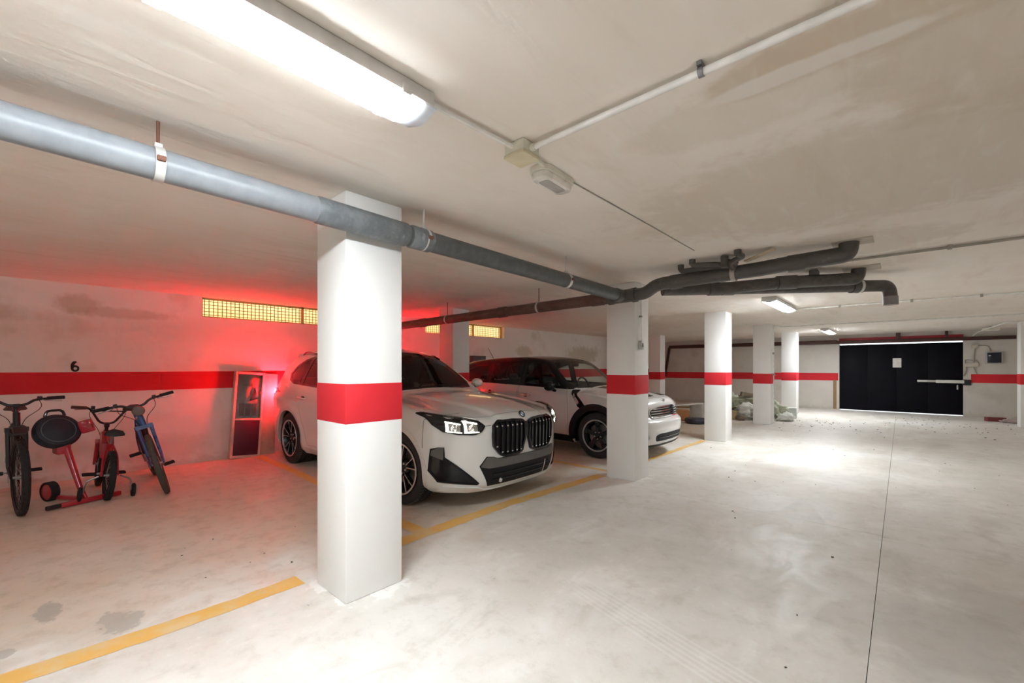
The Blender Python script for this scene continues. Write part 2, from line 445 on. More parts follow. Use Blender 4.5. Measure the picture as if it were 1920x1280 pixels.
cable('cable', [(1.47, y, 1.84), (1.45, y, 1.6), (1.45, y, 1.46)], .012, 'grey cable linking the two beige boxes on far wall')
cable('cable', [(1.53, y, 1.92), (1.72, y, 1.92), (1.76, y, 1.76)], .012, 'grey cable curving from beige box to the control box', .12)
cable('cable', [(1.30, y, 1.42), (1.28, y, 1.55), (1.40, y, 1.53), (1.52, y, 1.53), (1.545, y, 1.40)], .012, 'looped grey cable over the beige switch box', .06)
cable('cable', [(1.31, y, 1.36), (1.31, y, 1.22), (1.26, y, 1.10)], .012, 'short grey cable hanging down beside the door edge', .06)
cable('cable', [(1.45, y, 1.34), (1.48, y, 1.24), (1.50, y, 1.16)], .012, 'short grey cable dropping to the red wall stripe', .06)

# ------------------------------------------------------------------ columns
CW = .37
cols = [  # x of the right face, y of the near face, label
    (-2.322, 1.173, 'nearest white square column, in front of the white SUV'),
    (-2.312, 4.698, 'white column with red band hiding the middle of the silver car'),
    (-2.320, 8.253, 'white column just beyond the nose of the silver car'),
    (-2.25, 11.45, 'white column fourth along the row, with conduit down its edge'),
    (-2.22, 14.55, 'white column last in the row, beside the rubble heap'),
    (-5.62, 4.735, 'white column set back between the two parked cars'),
    (-5.59, 13.10, 'white column set back near the far left corner of the garage'),
    (1.95 + CW, 14.58, 'white column cut by the right edge near the control box'),
]
for i, (x, yy, lab) in enumerate(cols):
    c = empty('column', (x - CW / 2, yy + CW / 2, 0), label=lab, cat='column', group='square columns with red bands')
    sh = MB().box(-CW / 2, CW / 2, -CW / 2, CW / 2, 0, H).build('shaft', M_col, c, bevel=.009, bseg=2)
    w = CW / 2 + .0025
    bt = (1.247, 1.013) if i < 3 or i == 5 else (1.19, .95)
    MB().box(-w, w, -w, w, bt[1], bt[0]).build('red_band', M_red, c, bevel=.009, bseg=2)

# ------------------------------------------------------------------ floor paint
M_yel = NT('yellow_floor_paint')
_p = M_yel.pos(); _n = M_yel.noise(_p, 5, 6, .65)
M_yel = M_yel.fin(M_yel.mix(M_yel.ramp(_n, .42, .66), (.80, .47, .13), (.74, .54, .27)), .6)
_pl = [0]
def paint_line(pts, w, label, jag=.012, step=.05):
    _pl[0] += 1
    L = []; pts = [Vector((*p, 0)) for p in pts]
    for a, b in zip(pts[:-1], pts[1:]):
        n = max(1, int((b - a).length / step)); L += [a.lerp(b, k / n) for k in range(n)]
    L.append(pts[-1]); N = len(L)
    vs_ = []; fs = []
    for i, p in enumerate(L):
        t = (L[min(i + 1, N - 1)] - L[max(i - 1, 0)]).normalized(); s = Vector((-t.y, t.x, 0))
        for sg in (-1, 1):
            ww = w / 2 + jag * mnoise.noise(Vector((p.x * 6, p.y * 6, sg * 3.1))) + jag * .7 * mnoise.noise(Vector((p.x * 25, p.y * 25, sg * 7)))
            vs_.append(p + s * sg * ww + Vector((0, 0, .0008 + .0004 * _pl[0])))
    for i in range(N - 1): fs.append((2 * i, 2 * i + 1, 2 * i + 3, 2 * i + 2))
    o = link_mesh('floor_marking', vs_, fs, M_yel, smooth=False)
    return tag(o, label, 'floor marking', 'yellow parking lines')
paint_line([(-2.87, -1.2), (-2.845, -.1), (-2.81, .35), (-2.80, .73), (-2.815, 1.12)], .135, 'worn yellow parking line running from the nearest column to the lower left')
paint_line([(-2.84, 1.60), (-2.85, 1.95), (-2.87, 3.1), (-2.80, 4.1), (-2.76, 4.72)], .135, 'worn yellow parking line across the front of the white SUV')
paint_line([(-7.3, 2.26), (-5.93, 2.24), (-4.4, 2.17), (-2.84, 2.10)], .12, 'yellow parking line between the bicycle bay and the white SUV')
paint_line([(-7.3, 4.98), (-2.72, 4.95)], .09, 'yellow parking line between the two parked cars')
paint_line([(-2.72, 5.1), (-2.68, 8.2)], .09, 'worn yellow parking line across the front of the silver car')

# ================================================================== CEILING FITTINGS
M_lamp = mat('lamp_cover_lit', (.9, .9, .9), .3, emis=(.90, .965, 1.0), estr=LAMP)
M_lcap = mat('lamp_end_clear', (.74, .80, .90), .15)
M_lbody = mat('lamp_housing', (.70, .69, .67), .5)
M_pvc = mat('white_pvc', (.80, .79, .76), .35)
def luminaire(x, y0, y1, label, w=.19):
    """surface fluorescent batten along Y"""
    r = empty('strip_light', (x, (y0 + y1) / 2, H), label=label, cat='ceiling light', group='fluorescent ceiling lights')
    L = (y1 - y0) / 2; hw = w / 2
    prof = [(-hw + .006, -.001), (hw - .006, -.001), (hw, -.055), (-hw, -.055)]
    MB().prism(prof, -L, L, lambda u, v, d: (u, d, v)).build('housing', M_lbody, r, bevel=.004)
    cov = [(-hw + .004, -.0555), (hw - .004, -.0555), (hw - .005, -.060), (hw - .078, -.082), (-hw + .078, -.082), (-hw + .005, -.060)]
    MB().prism(cov, -L + .05, L - .05, lambda u, v, d: (u, d, v)).build('cover', M_lamp, r, smooth=False)
    for s in (-1, 1):
        MB().prism(cov, s * (L - .05), s * (L + .012), lambda u, v, d: (u * .985, d, v + .002)).build('end_cap', M_lcap, r, bevel=.008)
    n = max(2, int(2 * L / .45))
    for k in range(n):
        for s in (-1, 1):
            yy = -L + .12 + (2 * L - .24) * k / (n - 1)
            MB().box(s * hw - .004, s * hw + .004, yy - .018, yy + .018, -.062, -.030).build('clip', M_lbody, r, bevel=.002)
    return r
luminaire(-1.352, -.57, .975, 'large glowing fluorescent strip light above the nearest column')
luminaire(-1.40, 7.0, 8.55, 'lit strip light on the ceiling beyond the drain pipes')
luminaire(-1.46, 13.6, 15.15, 'farthest lit strip light on ceiling near the garage door')
luminaire(-1.43, -6.9, -5.35, 'added fill strip light, unseen on ceiling behind the viewer')  # added out of view, continues the row spacing and fills the left bay

cable('conduit', [(-1.30, .99, H - .02), (-1.283, 1.42, H - .02)], .011, 'thin white conduit from the large strip light to junction box', m=M_pvc, cat='conduit')
jb = empty('junction_box', (-1.272, 1.475, H), label='square cream junction box on ceiling where conduits meet', cat='junction box')
M_cream = mat('cream_plastic', (.66, .60, .42), .5)
M_cream2 = mat('ivory_plastic', (.76, .74, .64), .5)
MB().box(-.055, .055, -.055, .055, -.05, -.001).build('case', M_cream2, jb, bevel=.004)
MB().box(-.059, .059, -.059, .059, -.066, -.048).build('lid', M_cream, jb, bevel=.004)
for (a, b) in (((-.055, 0, -.025), (-.072, 0, -.025)), ((.055, 0, -.03), (.078, 0, -.03)), ((0, .055, -.025), (0, .08, -.025))):
    MB().tube([a, b], .016, 12).build('gland', M_cream2, jb)
cd = empty('conduit', (0, 1.475, H), label='white conduit running across ceiling from junction box to the right', cat='conduit')
MB().tube([(-1.20, 0, -.03), (XR - .002, -.01, -.022)], .0125, 14).build('pipe', M_pvc, cd)
for x in (-.49, .7, 1.8):
    MB().lathe([(.0125, -.008), (.017, -.008), (.017, .008), (.0125, .008)], 16, T((x, -.003, -.028)) @ AXX).build('clip', mat('steel_clip', (.25, .25, .26), .4, .7), cd)
    MB().box(x - .008, x + .008, -.025, .012, -.014, -.001).build('clip_foot', mat('steel_clip', (.25, .25, .26), .4, .7), cd)
em = empty('emergency_light', (-1.345, 1.80, H), rz=.06, label='small unlit oval emergency light beside the junction box', cat='emergency light')
def rrect(w, h, r, n=6):
    out = []
    for (cx, cy, a0) in ((w - r, h - r, 0), (-w + r, h - r, 90), (-w + r, -h + r, 180), (w - r, -h + r, 270)):
        for k in range(n + 1):
            a = math.radians(a0 + 90 * k / n); out.append((cx + r * math.cos(a), cy + r * math.sin(a)))
    return out
MB().prism(rrect(.062, .145, .05), -.03, -.001, lambda u, v, d: (u, v, d)).build('base', M_cream2, em, bevel=.003)
MB().prism(rrect(.056, .138, .046), -.062, -.03, lambda u, v, d: (u * (1 + (d + .03) * 4), v * (1 + (d + .03) * 2), d)).build('cover', mat('frosted_cover', (.80, .77, .72), .3), em, bevel=.006)
MB().prism(rrect(.028, .085, .012), -.066, -.058, lambda u, v, d: (u, v, d)).build('lens', mat('grey_lens', (.46, .44, .42), .2), em, bevel=.002)
cable('conduit', [(-1.272, 1.55, H - .02), (-1.29, 1.66, H - .02)], .010, 'short cream conduit between junction box and emergency light', m=M_cream2, cat='conduit')
cable('cable', [(-1.315, 1.95, H - .004), (-1.313, 2.9, H - .004), (-1.315, 3.78, H - .004)], .0035, 'thin wire clipped along ceiling beyond the emergency light')
cd = empty('conduit', (0, 5.03, H), label='grey conduit across ceiling behind the pipe elbows', cat='conduit')
MB().tube([(-.40, 0, -.018), (XR - .002, -.03, -.018)], .012, 10).build('pipe', M_cab, cd)
MB().box(.28, .31, -.03, .015, -.035, -.001).build('clip', M_cab, cd, bevel=.002)
cd = empty('conduit', (0, 8.68, H), label='white conduit from second strip light towards the right', cat='conduit')
MB().tube([(-1.35, 0, -.02), (XR - .002, 0, -.02)], .012, 10).build('pipe', M_pvc, cd)
for x in (-.75, .1, .8): MB().box(x, x + .03, -.02, .02, -.04, -.001).build('clip', M_cab, cd, bevel=.002)
cd = empty('conduit', (0, 12.28, H), label='long conduit across far ceiling, bending down fourth column', cat='conduit')
MB().tube(arc_path([(XR - .002, 0, -.018), (-2.18, 0, -.018), (-2.23, -.62, -.03), (-2.23, -.62, -1.9)], .12), .012, 10).build('pipe', M_pvc, cd)
for z in (-.7, -1.2): MB().box(-2.25, -2.205, -.65, -.59, z, z + .05).build('clip', M_cab, cd, bevel=.002)
cd = empty('conduit', (0, 14.3, H), label='conduit bending down towards the sensor above the control box', cat='conduit')
MB().tube(arc_path([(XR - .002, -.2, -.03), (1.70, -.2, -.03), (1.45, 1.9, -.10), (1.42, 2.50, -.16)], .2), .014, 10).build('pipe', M_pvc, cd)
sn = empty('door_sensor', (1.62, 15.6, H), label='small white box under ceiling above the control box', cat='sensor')
MB().box(-.14, .14, -.08, .08, -.11, -.05).build('case', M_cream2, sn, bevel=.01)
MB().box(-.02, .02, -.02, .02, -.05, -.001).build('bracket', M_cab, sn)

# conduit and switch on the second column
sw = empty('light_switch', (-2.306, 4.82, 1.60), label='small grey light switch on column hiding the silver car', cat='switch')
MB().box(-.005, .035, -.035, .035, -.05, .05).build('case', mat('switch_grey', (.42, .41, .38), .5), sw, bevel=.006)
MB().box(.033, .045, -.016, .016, -.022, .022).build('rocker', mat('switch_rocker', (.2, .2, .2), .4), sw, bevel=.004)
cd = empty('conduit', (-2.30, 4.82, 0), label='thin conduit down the column to the light switch', cat='conduit')
MB().tube([(.01, 0, 1.65), (.01, 0, H - .005)], .010, 10).build('pipe', M_pvc, cd)
MB().box(-.012, .022, -.016, .016, 1.93, 1.95).build('clip', M_cab, cd, bevel=.002)

# ------------------------------------------------------------------ drain pipes
def pipe_mat(name, a, b, rough, spots=.4):
    t = NT(name); p = t.obj(); n = t.noise(t.mapv(p, sc=(1, 3, 3)), 5, 6, .65); n2 = t.noise(p, 24, 4)
    c = t.mix(t.ramp(n, .35, .65), a, b); c = t.mix(t.ramp(n2, .62, .75, 0, spots), c, tuple(min(1, q * 1.9) for q in b))
    return t.fin(c, rough, t.bump(n2, .08, .003))
M_pg = pipe_mat('pipe_grey', (.24, .26, .285), (.28, .30, .325), .38, .06)
M_pd = pipe_mat('pipe_dark', (.075, .07, .065), (.11, .10, .095), .5)
M_pr = pipe_mat('pipe_brown', (.10, .055, .045), (.15, .09, .075), .5)
M_strap = mat('pipe_strap', (.66, .66, .64), .4, .3)
M_rod = mat('rusty_rod', (.20, .09, .06), .7, .3)
PR = .064
mp = empty('drain_pipe', (-2.245, 0, 0), label='thick grey drain pipe hung under ceiling past the nearest column', cat='pipe')
def mz(y): return 2.168 - .0145 * y
MB().tube([(0, -8.99, mz(-8.99)), (0, .98, mz(.98))], PR, 28).build('pipe_length', M_pg, mp)
M_ps = pipe_mat('pipe_slate', (.13, .145, .16), (.19, .205, .22), .42, .6)
MB().tube([(0, .98, mz(.98)), (0, 4.12, mz(4.12))], PR * .985, 28).build('pipe_length', pipe_mat('pipe_charcoal', (.085, .092, .095), (.115, .122, .125), .45, .1), mp)
for (a, b) in ((.97, 1.52), (1.54, 1.70)):
    MB().tube([(0, a, mz(a)), (0, a + .012, mz(a)), (0, b - .012, mz(b)), (0, b, mz(b))], [PR, PR + .006, PR + .006, PR], 28, cap=False).build('coupling', M_ps, mp)
for yy in (-2.6, -1.1, .336, 1.652, 3.211):
    z = mz(yy)
    hg = MB().lathe([(PR + .001, -.016), (PR + .006, -.016), (PR + .006, .016), (PR + .001, .016)], 28, T((0, yy, z)) @ AXY, closed=True).build('hanger_clamp', M_strap, mp)
    MB().box(.058, .082, yy - .014, yy + .014, z - .008, z + .012).build('bolt_lug', M_rod, hg, bevel=.002)
    MB().tube([(0, yy, z + PR), (0, yy, z + PR + .03), (0, yy, H - .001)], .006, 8).build('hanger_rod', M_rod if yy < 1 else M_strap, hg)
    MB().box(-.014, .014, yy - .014, yy + .014, z + PR - .002, z + PR + .022).build('nut', M_strap, hg, bevel=.003)

bp = empty('drain_pipe', (0, 4.27, 0), label='brown drain pipe running left from the junction towards the wall', cat='pipe')
MB().tube([(-7.34, 0, 2.05), (-2.36, 0, 2.105)], PR, 24).build('pipe_length', M_pr, bp)
for x in (-5.9, -4.1, -2.62): MB().tube([(x, 0, 2.05 + (x + 7.34) * .011), (x + .14, 0, 2.052 + (x + 7.34) * .011)], PR + .007, 24).build('coupling', M_pr, bp)
for x in (-5.2, -3.4):
    z = 2.05 + (x + 7.34) * .011
    hg = MB().lathe([(PR + .001, -.014), (PR + .005, -.014), (PR + .005, .014), (PR + .001, .014)], 24, T((x, 0, z)) @ AXX, closed=True).build('hanger_clamp', M_strap, bp)
    MB().tube([(x, 0, z + PR), (x, 0, H - .001)], .005, 8).build('hanger_rod', M_rod, hg)

jn = empty('pipe_junction', (-2.245, 4.27, 2.105), label='dark pipe junction at the ceiling by the second column', cat='pipe fitting')
MB().tube([(-.16, 0, -.003), (.16, 0, .004)], PR + .006, 24).build('tee_body', M_pd, jn)
MB().tube([(0, -.16, .002), (0, -.06, .002)], PR + .006, 24).build('tee_branch', M_pd, jn)
MB().tube([(-.115, 0, 0), (-.16, 0, -.003)], PR + .013, 24).build('collar', M_pd, jn)
MB().tube([(.12, 0, 0), (.165, 0, .003)], PR + .013, 24).build('collar', M_pd, jn)

rp = empty('drain_pipe', (0, 4.27, 0), label='dark drain pipe with an S bend rising to the ceiling elbow', cat='pipe')
MB().tube(arc_path([(-2.09, 0, 2.108), (-1.98, 0, 2.11), (-1.86, 0, 2.185), (-1.70, 0, 2.19)], .09, 8), PR, 24).build('s_bend', M_pd, rp)
MB().tube([(-1.70, 0, 2.19), (-.93, .02, 2.205), (-.62, .06, 2.23)], PR, 24).build('pipe_length', M_pd, rp)
MB().tube(arc_path([(-.64, .06, 2.228), (-.32, .10, 2.245), (-.31, .10, H - .002)], .09, 8), PR * 1.04, 24).build('elbow', M_pd, rp)
for a, b in ((-1.72, -1.60), (-1.25, -1.15), (-.72, -.60)):
    MB().tube([(a, .015 if a < -1 else .045, 2.19 + (a + 1.7) * .03), (b, .018 if a < -1 else .06, 2.19 + (b + 1.7) * .03)], PR + .008, 24).build('coupling', M_pd, rp)
MB().lathe([(PR + .001, -.02), (PR + .009, -.02), (PR + .009, .02), (PR + .001, .02)], 24, T((-1.135, .01, 2.20)) @ AXX, closed=True).build('hanger_clamp', mat('grey_strap', (.42, .40, .37), .5, .3), rp)
MB().box(-.42, -.16, .0, .22, H - .006, H - .001).build('ceiling_flange', mat('cement_patch', (.50, .45, .38), .8), rp)

r2 = empty('drain_pipe', (0, 0, 0), label='dark diagonal drain pipe ending in a short downward stub', cat='pipe')
MB().tube(arc_path([(-1.86, 4.42, 2.15), (-.10, 6.08, 2.205), (-.085, 6.095, 2.06)], .07, 8), PR * .96, 24).build('pipe_length', M_pd, r2)
MB().tube([(-.086, 6.094, 2.09), (-.085, 6.095, 2.0)], PR * 1.02, 24).build('stub', pipe_mat('pipe_grey_stub', (.20, .19, .19), (.26, .25, .25), .5), r2)
u = Vector((1.76, 1.66, .055)); a0 = Vector((-1.86, 4.42, 2.15))
for s in (.20, .26, .83): MB().tube([a0 + u * s, a0 + u * (s + .05)], PR + .006, 24).build('coupling', M_pd, r2)
q = a0 + u * .86
hg = MB().tube([q, q + u * .012], PR + .010, 24).build('hanger_clamp', M_strap, r2)
MB().tube([(q.x, q.y, q.z + PR), (q.x, q.y, H - .001)], .006, 8).build('hanger_rod', M_rod, hg)
r3 = empty('drain_pipe', (0, 0, 0), label='dark middle drain pipe with elbow into the ceiling', cat='pipe')
MB().tube(arc_path([a0 + u * .24, (-.85, 5.18, 2.21), (-.33, 5.58, 2.235), (-.32, 5.59, H - .002)], .08, 8), PR * .96, 24).build('pipe_length', M_pd, r3)
MB().tube([(-.95, 5.11, 2.205), (-.80, 5.22, 2.212)], PR + .006, 24).build('coupling', M_pd, r3)
MB().box(-.70, -.62, 5.28, 5.38, 2.27, 2.325).build('cap', M_pd, r3, bevel=.01)
MB().box(-.45, -.15, 5.46, 5.74, H - .006, H - .001).build('ceiling_flange', mat('cement_patch', (.50, .45, .38), .8), r3)
for (pts, lab) in (([(-1.60, 4.235, H - .002), (-1.60, 4.235, 2.275), (-1.30, 4.20, 2.265), (-1.12, 4.24, 2.25)], 'thin dark waste pipe with leftmost upturned end at ceiling'),
                   ([(-1.44, 4.09, H - .002), (-1.44, 4.09, 2.285), (-1.25, 4.13, 2.27), (-1.10, 4.22, 2.25)], 'thin dark waste pipe between its two neighbours at ceiling'),
                   ([(-1.035, 4.015, H - .002), (-1.035, 4.015, 2.30), (-1.0, 4.06, 2.29), (-1.13, 4.14, 2.27), (-1.12, 4.24, 2.22)], 'thin twisted dark waste pipe rising to ceiling near clamp')):
    o = empty('waste_pipe', pts[0], label=lab, cat='pipe')
    L = [Vector(p) - Vector(pts[0]) for p in pts]
    MB().tube(arc_path(L, .04, 5), .024, 14).build('pipe_length', M_pd, o)
    MB().tube([L[0] + Vector((0, 0, -.045)), L[0]], .029, 14).build('socket', M_pd, o)
o = empty('waste_trap', (-1.14, 4.12, 2.29), label='small dark pipe trap clustered above the main drain pipe', cat='pipe fitting')
MB().tube([(-.03, 0, -.06), (-.03, 0, .035)], .032, 14).build('body', M_pd, o)
MB().tube([(-.05, .02, .0), (.07, .05, -.03)], .026, 14).build('outlet', M_pd, o)
sl = MB().bar((-1.02, 4.20, 2.272), (-.78, 4.10, 2.315), .05, .012).build('wood_wedge', mat('raw_wood', (.55, .45, .32), .8), bevel=.002)
tag(sl, 'pale scrap of wood wedged above the dark drain pipe', 'wood scrap')
# ================================================================== CARS
def pchip(xs, ys):
    xs = np.array(xs, float); ys = np.array(ys, float); h = np.diff(xs); dl = np.diff(ys) / h
    m = np.zeros_like(xs)
    for i in range(1, len(xs) - 1):
        if dl[i - 1] * dl[i] > 0:
            w1 = 2 * h[i] + h[i - 1]; w2 = h[i] + 2 * h[i - 1]
            m[i] = (w1 + w2) / (w1 / dl[i - 1] + w2 / dl[i])
    m[0] = dl[0]; m[-1] = dl[-1]
    def f(x):
        x = np.clip(np.asarray(x, float), xs[0], xs[-1])
        i = np.clip(np.searchsorted(xs, x, side='right') - 1, 0, len(xs) - 2)
        t = (x - xs[i]) / h[i]
        return (ys[i] * (1 + 2 * t) * (1 - t) ** 2 + h[i] * m[i] * t * (1 - t) ** 2 + ys[i + 1] * t * t * (3 - 2 * t) + h[i] * m[i + 1] * t * t * (t - 1))
    return f

def smin(a, b, k):
    h = np.clip(.5 + .5 * (b - a) / k, 0, 1)
    return b * (1 - h) + a * h - k * h * (1 - h)

def sstep(x, a, b):
    t = np.clip((x - a) / (b - a), 0, 1); return t * t * (3 - 2 * t)

def in_poly(px, py, poly):
    px = np.asarray(px); py = np.asarray(py); c = np.zeros(px.shape, bool); n = len(poly)
    for i in range(n):
        x0, y0 = poly[i]; x1, y1 = poly[i - 1]
        if y0 == y1: continue
        cond = ((y0 > py) != (y1 > py)) & (px < (x1 - x0) * (py - y0) / (y1 - y0) + x0)
        c ^= cond
    return c

def resample(poly, h, closed=True):
    out = []; n = len(poly)
    for i in range(n if closed else n - 1):
        a = Vector(poly[i]); b = Vector(poly[(i + 1) % n]); k = max(1, int(math.ceil((b - a).length / h)))
        out += [tuple(a.lerp(b, j / k)) for j in range(k)]
    if not closed: out.append(tuple(poly[-1]))
    return out

def rounded(poly, r, n=4):
    """rounded-corner closed 2D polygon; r scalar or list"""
    out = []; N = len(poly)
    for i in range(N):
        a = Vector(poly[i - 1]); b = Vector(poly[i]); c = Vector(poly[(i + 1) % N])
        u = a - b; v = c - b; rr = r[i] if hasattr(r, '__len__') else r
        rr = min(rr, u.length * .48, v.length * .48)
        if rr < 1e-5: out.append(tuple(b)); continue
        p0 = b + u.normalized() * rr; p2 = b + v.normalized() * rr
        for k in range(n + 1):
            t = k / n; out.append(tuple(p0 * (1 - t) ** 2 + b * 2 * t * (1 - t) + p2 * t * t))
    return out

def offset_poly(poly, d):
    """move the outline of a polygon outwards by d (sign by orientation)"""
    n = len(poly); A = sum(poly[i - 1][0] * poly[i][1] - poly[i][0] * poly[i - 1][1] for i in range(n))
    s = 1 if A > 0 else -1; out = []
    for i in range(n):
        a, b, c = Vector(poly[i - 1]), Vector(poly[i]), Vector(poly[(i + 1) % n])
        t1 = (b - a).normalized(); t2 = (c - b).normalized()
        n1 = Vector((t1.y, -t1.x)) * s; n2 = Vector((t2.y, -t2.x)) * s
        m = n1 + n2
        m = m / max(m.dot(n1), .35) if m.length > 1e-6 else n1
        out.append(tuple(b + m * d))
    return out

def fill2d(loops, h):
    """triangulate an outline (+ holes) with interior points about h apart"""
    pts = []; faces = []; loops = [resample(l, h) for l in loops]
    for l in loops:
        faces.append(list(range(len(pts), len(pts) + len(l)))); pts += [Vector(p) for p in l]
    xs = [p.x for p in pts]; ys = [p.y for p in pts]
    gx, gy = np.meshgrid(np.arange(min(xs) + h / 2, max(xs), h), np.arange(min(ys) + h / 2, max(ys), h))
    gx = gx.ravel(); gy = gy.ravel()
    if len(gx):
        ok = in_poly(gx, gy, loops[0])
        for l in loops[1:]: ok &= ~in_poly(gx, gy, l)
        B = np.array([(p.x, p.y) for p in pts])
        for x, y in zip(gx[ok], gy[ok]):
            if ((B - (x, y)) ** 2).sum(1).min() > (h * .45) ** 2: pts.append(Vector((x, y)))
    v, e, f, *_ = delaunay_2d_cdt(pts, [], faces, 2 if len(loops) > 1 else 1, 1e-7)
    return np.array([(p.x, p.y) for p in v]), [tuple(t) for t in f]

class Car:
    """implicit body: s runs from the nose to the tail, y sideways, z up"""
    def __init__(c, F, L, root):
        c.F = F; c.L = L; c.root = root
    def root_find(c, fn, lo, hi, n=26, scan=24):
        """first sign change going from lo (outside) to hi (inside)"""
        lo = np.array(lo, float); hi = np.array(hi, float)
        a = lo.copy(); b = hi.copy(); done = np.zeros(lo.shape, bool)
        for k in range(1, scan + 1):
            t = lo + (hi - lo) * k / scan
            ins = fn(t) > 0
            new = ins & ~done
            b = np.where(new, t, b); a = np.where(new, lo + (hi - lo) * (k - 1) / scan, a); done |= ins
        for _ in range(n):
            m = (a + b) / 2; ins = fn(m) > 0
            b = np.where(ins, m, b); a = np.where(ins, a, m)
        return (a + b) / 2
    def ysurf(c, s, z):
        s = np.asarray(s, float); z = np.asarray(z, float)
        return c.root_find(lambda y: c.F(s, y, z), np.full(s.shape, 1.2), np.full(s.shape, .12))
    def ssurf(c, y, z, rear=False):
        y = np.asarray(y, float); z = np.asarray(z, float)
        lo = np.full(y.shape, c.L + .3 if rear else -.3); hi = np.full(y.shape, c.L - 1.2 if rear else 1.2)
        return c.root_find(lambda s: c.F(s, np.abs(y), z), lo, hi)
    def zsurf(c, s, y):
        s = np.asarray(s, float); y = np.asarray(y, float)
        return c.root_find(lambda z: c.F(s, np.abs(y), z), np.full(s.shape, 2.0), np.full(s.shape, .55))
    def normal(c, s, y, z, e=.004):
        f = lambda a, b, d: c.F(a, np.abs(b), d)
        g = np.stack([f(s - e, y, z) - f(s + e, y, z), f(s, y - e, z) - f(s, y + e, z), f(s, y, z - e) - f(s, y, z + e)], 1)
        return g / np.maximum(np.linalg.norm(g, axis=1, keepdims=True), 1e-9)
    # ---- whole shell
    def shell(c, keep, na=200, nb=72, nc=64, zc=.62):
        L = c.L; V = {}; P = []; Q = []; faces = []
        def vid(i, j, k):
            key = (i, j, k)
            if key not in V: V[key] = len(P); P.append(key)
            return V[key]
        for j in range(nb):
            for i in range(na):
                for k in (0, nc): faces.append((vid(i, j, k), vid(i + 1, j, k), vid(i + 1, j + 1, k), vid(i, j + 1, k)))
        for i in range(na):
            for k in range(nc):
                for j in (0, nb): faces.append((vid(i, j, k), vid(i + 1, j, k), vid(i + 1, j, k + 1), vid(i, j, k + 1)))
        for j in range(nb):
            for k in range(nc):
                for i in (0, na): faces.append((vid(i, j, k), vid(i, j + 1, k), vid(i, j + 1, k + 1), vid(i, j, k + 1)))
        A = np.array(P, float); a = A[:, 0] / na * 2 - 1; b = A[:, 1] / nb * 2 - 1; d = A[:, 2] / nc * 2 - 1
        pin = np.stack([L / 2 + a * (L / 2 - .85), b * .30, zc + d * .10], 1)
        pout = np.stack([L / 2 + a * (L / 2 + .25), b * 1.12, zc + np.where(d > 0, d * 1.15, d * .75)], 1)
        t = c.root_find(lambda t: c.F(*(lambda q: (q[:, 0], np.abs(q[:, 1]), q[:, 2]))(pout + (pin - pout) * t[:, None])), np.zeros(len(A)), np.ones(len(A)), scan=40)
        X = pout + (pin - pout) * t[:, None]
        cen = np.array([X[list(f)].mean(0) for f in faces])
        ok = keep(cen[:, 0], cen[:, 1], cen[:, 2])
        vs_ = [(-q[0], q[1], q[2]) for q in X]
        return vs_, [f for f, k in zip(faces, ok) if k]
    # ---- panels lifted off the shell
    def panel(c, view, loops, off, name, m, parent=None, h=.035, depth=.012, sides=(-1, 1), rear=False, smooth=True, curve=None):
        if not isinstance(loops[0][0], (tuple, list)): loops = [loops]
        uv, fs = fill2d(loops, h); out = []
        def lift(s, y, z, d, sg):
            n = c.normal(s, y, z); P = np.stack([s, y, z], 1) + n * d
            return [(-q[0], sg * q[1], q[2]) for q in P]
        if view == 'side':
            y = c.ysurf(uv[:, 0], uv[:, 1])
            for sg in sides:
                top = lift(uv[:, 0], y, uv[:, 1], off, sg); bot = lift(uv[:, 0], y, uv[:, 1], off - depth, sg)
                out.append(c._mk(name, top, bot, fs, m, parent, smooth))
        elif view == 'front':
            for sg in sides:
                s = c.ssurf(uv[:, 0], uv[:, 1], rear)
                top = lift(s, uv[:, 0], uv[:, 1], off, sg); bot = lift(s, uv[:, 0], uv[:, 1], off - depth, sg)
                out.append(c._mk(name, top, bot, fs, m, parent, smooth))
        else:
            for sg in sides:
                z = c.zsurf(uv[:, 0], uv[:, 1])
                top = lift(uv[:, 0], uv[:, 1], z, off, sg); bot = lift(uv[:, 0], uv[:, 1], z, off - depth, sg)
                out.append(c._mk(name, top, bot, fs, m, parent, smooth))
        return out
    def _mk(c, name, top, bot, fs, m, parent, smooth):
        n = len(top); cnt = {}
        for f in fs:
            for i in range(len(f)):
                e = (f[i], f[(i + 1) % len(f)])
                cnt[e] = cnt.get(e, 0) + 1
        rim = [e for e in cnt if (e[1], e[0]) not in cnt]
        used = sorted({i for e in rim for i in e}); mp = {i: n + k for k, i in enumerate(used)}
        vs_ = list(top) + [bot[i] for i in used]
        F2 = list(fs) + [(b, a, mp[a], mp[b]) for a, b in rim]
        return link_mesh(name, vs_, F2, m, parent or c.root, smooth=smooth, angle=50)
    def seam(c, view, path, w, name='seam', parent=None, off=.0012, sides=(-1, 1), m=None, closed=False, h=.03):
        """narrow dark joint line following a 2D path on the body"""
        p = resample(path, h, closed)
        if closed: p.append(p[0])
        L = []; R = []; n = len(p)
        for i in range(n):
            a = Vector(p[i - 1 if i else (n - 2 if closed else 0)]); b = Vector(p[i + 1 if i < n - 1 else (1 if closed else n - 1)])
            t = (b - a).normalized(); q = Vector(p[i]); nn = Vector((-t.y, t.x)) * w / 2
            L.append(tuple(q + nn)); R.append(tuple(q - nn))
        U = np.array(L + R)
        if view == 'side': d = c.ysurf(U[:, 0], U[:, 1])
        elif view == 'front': d = c.ssurf(U[:, 0], U[:, 1])
        else: d = c.zsurf(U[:, 0], U[:, 1])
        fs = [(i, i + 1, n + i + 1, n + i) for i in range(n - 1)]
